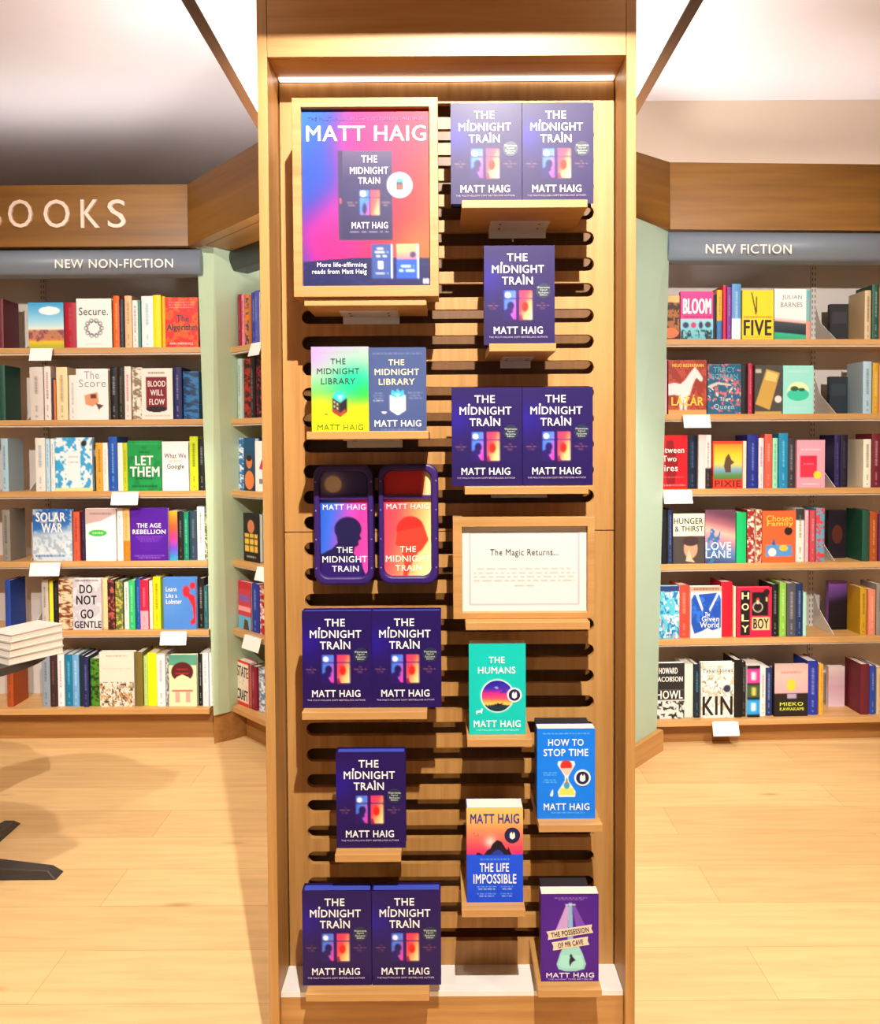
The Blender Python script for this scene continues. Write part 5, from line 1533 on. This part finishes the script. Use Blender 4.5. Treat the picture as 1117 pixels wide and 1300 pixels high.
sun = lambda c: ('circ', 0.5, 0.36, 0.13, c)
RIGHT_ROWS = [
    [('c', 838, 862, 375, [('fill', '#a86830'), ('noise', '#3c2018', 4, 7, 0.52, 3), ('ell', 0.5, 0.85, 0.45, 0.12, '#e87848'), ('rect', 0, 0, 1, 0.16, '#d8b878')], 'brown and orange portrait book', []),
     ('c', 863, 904.5, 370, [('fill', '#f03a94'), ('gradin', -0.1, 0.57, 1.1, 1.1, [(0, '#a0d8e8'), (1, '#58b8d0')], 0, 1), ('ell', 0.16, 0.70, 0.09, 0.06, '#30386c'), ('ell', 0.40, 0.70, 0.08, 0.06, '#d03878'), ('ell', 0.62, 0.70, 0.06, 0.07, '#28305c'), ('ell', 0.84, 0.69, 0.09, 0.06, '#384058'), ('noise', '#1c3c48', 10, 6, 0.6, 4, (0, 0.80, 1, 1)), ('words', 0.1, 0.95, 0.53, 0.04, '#90185c', 3)], 'hot pink and pale blue book',
      [(WH, 0.02, [('BLOOM', 0.07, 0.94, 0.14, 0.47)])]),
     ('s', 905.3, 908.5, 374, '#1c2440', '#8890b0', 'plain', 'thin dark navy book'), ('s', 909, 916, 368, '#e8b020', '#3878c0', 'two', 'yellow and blue book'),
     ('s', 917, 921.5, 362, '#d01850', '#f8c0d0', 'plain', 'thin crimson book'), ('s', 922, 928, 364, '#7c3c9c', '#d8b8e8', 'text', 'purple book'), ('s', 928.6, 940.3, 360, '#5c98d8', '#e8f4fa', 'two', 'tall light blue book'),
     ('c', 941, 980.5, 368.5, [('fill', '#f4d624'), ('poly', [(0.28, 0.05), (0.31, 0.04), (0.45, 0.45), (0.42, 0.47)], '#302818'), ('poly', [(0.44, 0.12), (0.47, 0.12), (0.47, 0.44), (0.43, 0.47)], '#302818'), ('circ', 0.43, 0.47, 0.03, '#d83818'), ('words', 0.05, 0.95, 0.545, 0.025, '#b04818', 3), ('words', 0.1, 0.9, 0.95, 0.015, '#a08818', 3)], 'yellow book with two matchsticks',
      [('#1c1814', 0.02, [('FIVE', 0.04, 0.94, 0.60, 0.92)])]),
     ('c', 981.3, 1021.7, 367, [('grad', [(0, '#f2f4f4'), (0.55, '#f2ecec'), (0.62, '#e0a8a0'), (0.64, '#404850'), (0.84, '#202c38'), (0.86, '#38b890'), (1, '#28a880')], -0.06, 1.0)], 'white book with a dark seascape',
      [('#7c8088', 0.0, [('JULIAN', 0.24, 0.86, 0.12, 0.22), ('BARNES', 0.20, 0.88, 0.26, 0.36)])]),
     ('s', 1022, 1028.5, 368, '#68b8c0', '#e89888', 'two', 'aqua and coral book'),
     ('c', 1052, 1075, 386, [('fill', '#2a2a2e'), ('rect', 0.1, 0.2, 0.9, 0.5, '#3a3a42')], 'charcoal book right of the rail', [])],
    [('s', 838, 847, 456, '#e8b8c4', '#b84860', 'text', 'pale pink book by the green wall'),
     ('c', 848, 896.5, 457, [('fill', '#9a3428'), ('noise', '#b84c38', 5, 6, 0.55, 3), ('poly', [(-0.05, .45), (.15, .42), (.32, .44), (.45, .36), (.56, .24), (.64, .17), (.70, .12), (.73, .17), (.80, .22), (.90, .33), (.89, .39), (.84, .40), (.74, .33), (.70, .36), (.64, .46), (.60, .56), (.56, .64), (.50, .68), (.48, .98), (.42, .98), (.40, .72), (.36, .98), (.30, .98), (.28, .66), (.15, .64), (-0.05, .66)], '#e8e4e6'), ('rect', -.1, 0.92, 1.1, 1.1, '#d8a060')], 'dark red book with a white horse',
      [('#f2cc3c', 0.014, [('LÁZÁR', 0.08, 0.92, 0.64, 0.84), ('NELIO BIEDERMANN', 0.10, 0.92, 0.07, 0.13)])]),
     ('c', 897.3, 940, 462, [('fill', '#186084'), ('noise', '#d86878', 7, 9, 0.68, 5), ('noise', '#e8d8d0', 8, 9, 0.75, 7, (0, 0.3, 1, 0.75)), ('poly', [(0.05, 0.42), (0.3, 0.36), (0.7, 0.40), (0.72, 0.44), (0.3, 0.41), (0.08, 0.5)], '#d8c8c0')], 'deep teal book with coral sprigs',
      [('#58a8c4', 0.006, [('TRACY', 0.18, 0.82, 0.06, 0.17), ('BORMAN', 0.12, 0.90, 0.20, 0.30)]), ('#a8d0dc', 0.0, [('The', 0.36, 0.62, 0.66, 0.74), ('Queen', 0.2, 0.8, 0.8, 0.92)])]),
     ('s', 941, 950, 463, '#181416', '#504848', 'plain', 'black book'), ('s', 950.4, 956.6, 461, '#c02c4c', '#f0b0c0', 'text', 'cherry red book'),
     ('c', 957.3, 992, 463.5, [('fill', '#4a4644'), ('poly', [(0.42, 0.08), (0.92, 0.16), (0.55, 0.92), (0.02, 0.80)], '#c8a04c'), ('poly', [(0.45, 0.12), (0.85, 0.19), (0.78, 0.35), (0.36, 0.30)], '#e8c878'), ('circ', 0.86, 0.70, 0.13, '#e0dcd8'), ('rect', 0.02, 0.08, 0.24, 0.16, '#c0b8ac'), ('rect', 0, 0.95, 1, 1.1, '#c0a050')], 'charcoal book with a gold bar', []),
     ('c', 993, 1031.5, 464, [('fill', '#9ae4dc'), ('ell', 0.5, 0.52, 0.36, 0.18, '#e0f0c0'), ('ell', 0.5, 0.60, 0.36, 0.13, '#38c8a8'), ('ell', 0.38, 0.48, 0.13, 0.05, '#38582c'), ('ell', 0.62, 0.50, 0.10, 0.035, '#38582c'), ('words', 0.15, 0.85, 0.12, 0.05, '#c0e8e0', 3), ('words', 0.2, 0.8, 0.88, 0.05, '#b8e4dc', 4)], 'pale turquoise book with a small island', []),
     ('c', 1052, 1075, 478, [('fill', '#26303a'), ('rect', 0.1, 0.2, 0.9, 0.5, '#323e48')], 'dark slate book right of the rail', [])],
    [('c', 832, 872.5, 552.5, [('fill', '#d01020'), ('poly', [(0.35, 0.1), (0.55, 0.1), (0.6, 0.3), (0.72, 0.5), (0.6, 0.92), (0.35, 0.92), (0.3, 0.5)], '#8a0c18'), ('words', 0.05, 0.95, 0.93, 0.025, '#f4b8b0', 3), ('words', 0.2, 0.9, 0.78, 0.012, '#f4b8b0', 5)], 'scarlet book with white title',
      [('#f8ece8', 0.012, [('Between', 0.04, 0.90, 0.22, 0.33), ('Two', 0.22, 0.66, 0.38, 0.49), ('Fires', 0.14, 0.70, 0.55, 0.67)])]),
     ('s', 873.5, 886, 553, '#141c34', '#5c90d0', 'text', 'dark navy book'), ('s', 886.5, 895.5, 552, '#f0d8dc', '#f8f0f0', 'plain', 'pale blush book'), ('s', 896, 904.3, 552, '#f0ece8', '#2c2c2c', 'two', 'white and black book'),
     ('c', 905, 943, 560, [('fill', '#d8402c'), ('gradin', 0.02, 0.06, 0.98, 0.80, [(0, '#f0902c'), (0.3, '#f4cc30'), (0.55, '#f0d860'), (0.75, '#78a8d0'), (0.9, '#588c50'), (1, '#587c38')], 0, 1), ('poly', [(0.42, 0.35), (0.52, 0.26), (0.62, 0.40), (0.72, 0.45), (0.60, 0.50), (0.60, 0.66), (0.42, 0.66), (0.36, 0.52)], '#5c4834')], 'red and yellow book with a hare',
      [('#7c1414', 0.012, [('PIXIE', 0.06, 0.94, 0.83, 0.96)])]),
     ('s', 943.3, 949, 560, '#e8e0d0', '#a09080', 'plain', 'thin cream book'), ('s', 950, 964, 552, '#1c2c8c', '#b8c4f0', 'text', 'thick royal blue book'), ('s', 964.4, 971, 556, '#f4dce4', '#c04868', 'text', 'pink-white book'),
     ('s', 971.4, 980.8, 551, '#f0604c', '#f8c8b8', 'text', 'coral book'), ('s', 981.2, 987.8, 556, '#98e0b8', '#408860', 'text', 'mint green book'), ('s', 988.3, 1000, 550, '#1888b8', '#c0e8f4', 'text', 'bright blue book'),
     ('s', 1000.6, 1010.5, 556, '#38383c', '#b8b8bc', 'text', 'dark grey book'),
     ('c', 1011.2, 1047, 558.5, [('fill', '#f0a0b4'), ('gradin', 0.12, 0.33, 0.72, 0.78, [(0, '#d02848'), (1, '#e03850')], 0, 1), ('circ', 0.74, 0.73, 0.14, '#f4d83c'), ('words', 0.25, 0.6, 0.5, 0.02, '#f0a0b4', 2), ('words', 0.15, 0.85, 0.2, 0.03, '#f8d8e0', 6), ('words', 0.2, 0.8, 0.92, 0.03, '#f8d8e0', 7)], 'pink book with a red jar shape', []),
     ('s', 1059, 1066, 552, '#281c58', '#8878d0', 'text', 'indigo book right of the rail'), ('s', 1066.5, 1076, 552, '#181028', '#605090', 'text', 'black-violet book right of the rail')],
    [('s', 834, 840, 648, '#283a60', '#98a8d0', 'text', 'navy book by the green wall'), ('s', 840.4, 847.8, 647, '#121418', '#404858', 'plain', 'black book'), ('s', 848.2, 854, 647, '#243460', '#a8b8e0', 'text', 'slim navy book right of the black one'),
     ('c', 854.6, 894.8, 652, [('fill', '#484040'), ('rect', -.1, -.1, 1.1, 0.45, '#f0ead0'), ('ell', 0.56, 0.70, 0.22, 0.20, '#c89878'), ('ell', 0.56, 0.55, 0.25, 0.10, '#403030'), ('poly', [(0.4, 0.95), (0.5, 0.7), (0.6, 0.9), (0.7, 0.98)], '#e0b8a0')], 'ivory and dark book with clasped hands',
      [('#181614', 0.014, [('HUNGER', 0.02, 0.95, 0.09, 0.21), ('& THIRST', 0.05, 0.96, 0.25, 0.36)])]),
     ('c', 895.3, 934, 647.5, [('grad', [(0, '#684058'), (0.18, '#a86878'), (0.35, '#f0b8a8'), (0.5, '#c088a0'), (0.7, '#5880b8'), (1, '#303c68')], -0.15, 1.0), ('noise', '#3870b0', 5, 6, 0.6, 5, (0, 0.35, 0.5, 1))], 'dusk pink and blue book with white title',
      [('#d8f0f4', 0.01, [('LOVE', 0.02, 0.86, 0.60, 0.75), ('LANE', 0.02, 0.86, 0.76, 0.90)])]),
     ('s', 935.3, 948, 650.5, '#14c070', '#0c8c50', 'plain', 'emerald green book'), ('s', 949.5, 959.3, 647, '#a03028', '#f0e8e0', 'mix', 'red and white patterned book'), ('s', 959.7, 967.5, 647, '#ecdcc0', '#a83c30', 'mix', 'cream speckled book'),
     ('c', 968, 1010.8, 649, [('fill', '#f06838'), ('ell', 0.34, 0.68, 0.05, 0.13, '#3058b8'), ('ell', 0.62, 0.76, 0.13, 0.07, '#f4d848'), ('poly', [(0.12, 0.66), (0.88, 0.66), (0.90, 0.88), (0.10, 0.88)], '#5898dc'), ('ell', 0.3, 0.80, 0.12, 0.08, '#f4f0ec'), ('ell', 0.64, 0.72, 0.13, 0.06, '#f8c840'), ('circ', 0.78, 0.39, 0.12, '#281c20')], 'orange book with a painted tea table',
      [('#f8d04c', 0.012, [('Chosen', 0.12, 0.90, 0.08, 0.20), ('Family', 0.14, 0.92, 0.19, 0.32)])]),
     ('s', 1012.7, 1023.5, 645.5, '#f0eeea', '#38383c', 'band', 'white book with a dark top'), ('s', 1024, 1028.5, 648, '#f0b8cc', '#a04870', 'text', 'thin pink book'), ('s', 1028.9, 1036, 648, '#c84858', '#f0c8cc', 'text', 'rose red book'),
     ('s', 1037, 1048, 645, '#58a8c8', '#d83c48', 'mix', 'blue and red book'), ('c', 1052, 1075, 648, [('fill', '#1c1420'), ('ell', 0.5, 0.5, 0.3, 0.2, '#58281c')], 'brown-black book right of the rail', [])],
    [('c', 830, 863, 744, [('fill', '#58c0d8'), ('noise', '#e8f4f4', 6, 8, 0.55, 3), ('noise', '#2878b8', 6, 8, 0.66, 9), ('noise', '#f0a0a8', 5, 7, 0.76, 11, (0, 0.6, 1, 1)), ('rect', 0.2, 0, 1, 0.1, '#2c3c78')], 'painterly aqua book', []),
     ('s', 863.5, 876.5, 743.5, '#e04838', '#f8c8a8', 'text', 'tomato red book'),
     ('c', 877.2, 917, 744.5, [('fill', '#f0ece8'), ('poly', [(0.02, 0.25), (0.10, 0.16), (0.90, 0.12), (0.98, 0.25), (0.98, 0.80), (0.70, 0.86), (0.55, 0.80), (0.40, 0.86), (0.12, 0.92), (0.02, 0.72)], '#1c50b8'), ('noise', '#2c70d8', 5, 6, 0.6, 3, (0.05, 0.2, 0.95, 0.8)), ('poly', [(0.15, 0.15), (0.24, 0.14), (0.40, 0.42), (0.38, 0.50)], '#e8ecf4'), ('poly', [(0.86, 0.12), (0.92, 0.14), (0.62, 0.50), (0.60, 0.44)], '#e8ecf4'), ('rect', -.1, -.1, 1.1, 0.10, '#c0a088'), ('words', 0.1, 0.9, 0.05, 0.03, '#584838', 3)], 'white and ultramarine swirling book',
      [('#f4f4f8', 0.006, [('The', 0.46, 0.62, 0.50, 0.58), ('Given', 0.36, 0.92, 0.58, 0.68), ('World', 0.30, 0.92, 0.69, 0.80)])]),
     ('s', 918, 932.5, 739.5, '#d01830', '#f08090', 'plain', 'thick crimson book'), ('s', 932.9, 936, 745, '#e8d8b8', '#a08868', 'plain', 'very thin cream book'),
     ('c', 936.5, 980.8, 745.5, [('fill', '#d82048'), ('rect', 0.10, 0.06, 0.37, 0.96, '#1c1418'), ('rect', 0.43, 0.10, 0.90, 0.57, '#1c1418'), ('circ', 0.60, 0.40, 0.15, '#d8d0b0'), ('circ', 0.60, 0.40, 0.12, '#1c1418'), ('rect', 0.56, 0.24, 0.64, 0.34, '#d8d0b0'), ('circ', 0.60, 0.235, 0.04, '#c83038'), ('circ', 0.85, 0.10, 0.09, '#201820'), ('rect', 0.43, 0.60, 0.95, 0.86, '#e0c890'), ('rect', 0.83, 0.2, 0.88, 0.29, '#f0e090')], 'crimson book with a black flask panel',
      [('#f4ecb0', 0.02, [('H', 0.13, 0.34, 0.10, 0.24), ('O', 0.13, 0.34, 0.32, 0.46), ('L', 0.13, 0.34, 0.54, 0.68), ('Y', 0.13, 0.34, 0.76, 0.90)]), ('#1c1418', 0.014, [('BOY', 0.47, 0.92, 0.63, 0.83)])]),
     ('s', 981.4, 990.3, 742, '#16181c', '#d8dce4', 'text', 'black book'), ('s', 991, 999.4, 739.5, '#88c048', '#e8f4d8', 'text', 'apple green book'), ('s', 1000.2, 1011.8, 740.5, '#50525c', '#d8c8c8', 'text', 'graphite book'),
     ('s', 1012.4, 1021, 741, '#1c3464', '#b8c8f0', 'text', 'navy book'), ('s', 1021.4, 1025.5, 752, '#a8e0d8', '#a8e0d8', 'plain', 'thin mint book'),
     ('c', 1053, 1077, 738, [('grad', [(0, '#9060c0'), (0.3, '#583880'), (0.45, '#1c1020'), (1, '#0c080c')], 0.1, 0.9)], 'purple-black book right of the rail', [])],
    [('c', 829, 870, 842, [('fill', '#e4e2e0'), ('rect', -.1, -.1, 1.1, 0.48, '#28282a'), ('noise', '#1c1c1e', 7, 10, 0.58, 5, (0, 0.68, 1, 1)), ('rect', -.1, 0.48, 1.1, 0.66, '#2c2c2e')], 'black and white book with hand-drawn title',
      [(WH, 0.012, [('HOWARD', 0.20, 0.78, 0.08, 0.19), ('JACOBSON', 0.10, 0.94, 0.24, 0.36), ('HOWL', 0.12, 0.94, 0.49, 0.64)])]),
     ('s', 871, 882.5, 844, '#d0e0d8', '#68a0a0', 'plain', 'pale sea green book'), ('s', 883, 890.3, 844, '#1c2838', '#50c0e0', 'text', 'dark teal book'),
     ('c', 891, 933.3, 841, [('fill', '#f2f0ec'), ('noise', '#a09884', 9, 11, 0.68, 3, (0, 0.15, 1, 0.62)), ('noise', '#c8c0ac', 6, 7, 0.66, 8), ('circ', 0.79, 0.475, 0.11, '#2c3850'), ('words', 0.15, 0.85, 0.07, 0.015, '#a09890', 3)], 'white book with tall black title',
      [('#34302c', 0.0, [('Tayari Jones', 0.04, 0.96, 0.11, 0.20)]), ('#1c1a18', 0.014, [('KIN', 0.04, 0.96, 0.61, 0.95)])]),
     ('s', 934, 944, 838, '#141416', '#58585c', 'plain', 'thick black book'), ('s', 944.4, 949.3, 841, '#1c1a20', '#d8d0d8', 'text', 'slim black book with lettering'), ('s', 950, 966.8, 845, '#ffffff', '#ffffff', 'pgb', 'pink, green and blue banded book'),
     ('s', 967.3, 974.8, 846, '#f0e8e4', '#c83840', 'text', 'white book with red lettering'), ('s', 975.2, 984.3, 849, '#243668', '#d0d8ec', 'text', 'navy striped book'),
     ('c', 985, 1028, 843, [('fill', '#241c1c'), ('gradin', -.1, -.1, 1.1, 0.56, [(0, '#e8a0a0'), (0.45, '#f0b8b0'), (1, '#f0a8b0')], 0, 1), ('ell', 0.5, 0.40, 0.13, 0.11, '#f4cc38'), ('rect', 0.38, 0.57, 0.66, 0.66, '#a8a0c0'), ('words', 0.2, 0.8, 0.16, 0.04, '#d88078', 3)], 'pink and black book with a yellow sun',
      [('#d4e048', 0.014, [('MIEKO', 0.16, 0.86, 0.73, 0.80), ('KAWAKAMI', 0.16, 0.88, 0.83, 0.89)])]),
     ('s', 1029, 1042.8, 840, '#2434a0', '#c8ccf4', 'text', 'thick blue book'), ('s', 1043.6, 1049.3, 844, '#e8a838', '#885810', 'text', 'amber book'),
     ('c', 1054, 1075, 846, [('grad', [(0, '#e8d8dc'), (0.5, '#c8a0b0'), (1, '#d8c0c8')], 0, 1)], 'pale pink book right of the rail', [])],
]
for i, row in enumerate(RIGHT_ROWS):
    u = 1096.0
    for k in range(3):
        nm, cc = EXTRA[(i * 4 + k + 2) % len(EXTRA)]
        wd = 8 + (i * 3 + k * 5) % 4
        row.append(('s', u, u + wd, VR[i] - 62 - (i * 5 + k * 7) % 9, cc, '#e0d8cc' if k % 2 else '#403c3c', 'text', nm + ' book near the right end'))
        u += wd + 0.6
bay_books(oR, dR, nR, ZR, RIGHT_ROWS, 'fiction', 0.02)

# ------------------------------------------------------------------ price cards on the shelf edges


def card(o, n, d, u0, u1, v0, zs, row, label, bay):
    k_ = 0.006 + (0.013 if row == 5 else 0)
    po, pn = (o.x + n.x * k_, o.y + n.y * k_, 0), (n.x, n.y, 0)
    a, c = Ppl(u0, v0, po, pn), Ppl(u1, v0, po, pn)
    w = (Vector(c[:2]) - Vector(a[:2])).dot(d)
    mid = (Vector(a[:2]) + Vector(c[:2])) / 2
    t = thing('price_card', label, 'card', (mid.x, mid.y, zs[row] - 0.004), (0, 0, math.atan2(d.y, d.x)), 'white cards clipped on the shelf edges')
    bm = bmesh.new()
    hexa(bm, [(-w / 2, -0.030, -0.066), (w / 2, -0.030, -0.066), (w / 2, -0.0285, -0.066), (-w / 2, -0.0285, -0.066),
              (-w / 2, -0.010, 0.0), (w / 2, -0.010, 0.0), (w / 2, -0.0085, 0.0), (-w / 2, -0.0085, 0.0)])
    obj('card_face', bm, M['card'], t)
    bm = bmesh.new()
    box(bm, -w / 2 + 0.01, w / 2 - 0.01, -0.0085, 0.004, -0.003, 0.0)
    obj('clip', bm, M['white_metal'], t)


lo_, ld_, ln_ = Vector((-1.9, YL)), Vector((1, 0)), Vector((0, -1))
for u0, u1, v0, row, lab in ((40, 68, 442, 0, 'white card on the top shelf edge, at the far left'), (143, 177, 622, 2, 'white card on the third shelf edge under the green book'),
                             (40, 78, 713, 3, 'white card on the fourth shelf edge, at the far left'), (205, 238, 801, 4, 'white card on the fifth shelf edge under the lobster book')):
    card(lo_, ln_, ld_, u0, u1, v0, ZL, row, lab, 'l')
for u0, u1, v0, row, lab in ((321, 335, 440, 0, 'white card on the angled bookcase, top shelf edge'), (329, 342, 722, 3, 'white card on the angled bookcase, fourth shelf edge'),
                             (313, 334, 815, 4, 'white card on the angled bookcase, above the white and red framed book')):
    card(oA, nAng, dAng, u0, u1, v0, ZL, row, lab, 'a')
for u0, u1, v0, row, lab in ((866, 900, 525, 1, 'white card on the shelf edge under the horse book'), (841, 877, 621, 2, 'white card on the shelf edge under the scarlet book'),
                             (903, 936, 917, 5, 'white card on the bottom shelf edge under the tall black title')):
    card(oR, nR, dR, u0, u1, v0, ZR, row, lab, 'r')

# ------------------------------------------------------------------ side table with a stack of books at the far left
tab = thing('side_table', 'dark pedestal table carrying a stack of white books at the far left', 'table', (-1.80, 2.82, 0))
TZ = P(65, 829, 2.85).z
bm = bmesh.new()
bmesh.ops.create_cone(bm, cap_ends=True, segments=40, radius1=0.33, radius2=0.33, depth=0.03, matrix=Matrix.Translation((0, 0, TZ - 0.015)))
obj('tabletop', bm, M['table_dark'], tab, 0.003)
bm = bmesh.new()
bmesh.ops.create_cone(bm, cap_ends=True, segments=24, radius1=0.035, radius2=0.03, depth=TZ - 0.05, matrix=Matrix.Translation((0, 0, TZ / 2 - 0.005)))
obj('pedestal', bm, M['table_dark'], tab)
for k in range(4):
    bm = bmesh.new()
    hexa(bm, [(0, -0.04, 0), (0.395, -0.03, 0), (0.395, 0.03, 0), (0, 0.04, 0), (0, -0.04, 0.06), (0.36, -0.02, 0.03), (0.36, 0.02, 0.03), (0, 0.04, 0.06)])
    bmesh.ops.rotate(bm, verts=bm.verts[:], cent=(0, 0, 0), matrix=Matrix.Rotation(k * math.pi / 2 - 0.02, 3, 'Z'))
    obj('foot', bm, M['table_dark'], tab, 0.004)
sx = P(79, 820, 2.8).x
z = TZ
names = ['lowest', 'second lowest', 'second highest', 'topmost']
for k in range(4):
    t = thing('book', '%s white book of the stack on the table at the far left' % names[k], 'book', (sx - 0.125, 2.80, z + 0.0003), (0, 0, math.radians(-33 + 2 * k)), 'stack of white books on the side table')
    th = 0.026
    bm = bmesh.new()
    box(bm, -0.078, 0.062, -0.10, 0.10, 0, 0.0025)
    box(bm, -0.078, 0.062, -0.10, 0.10, th - 0.0025, th)
    box(bm, -0.078, -0.0755, -0.10, 0.10, 0.0025, th - 0.0025)
    obj('cover', bm, M['stack_cover'], t)
    bm = bmesh.new()
    box(bm, -0.0755, 0.059, -0.097, 0.097, 0.0025, th - 0.0025)
    obj('page_block', bm, M['pages'], t)
    z += th + 0.0004
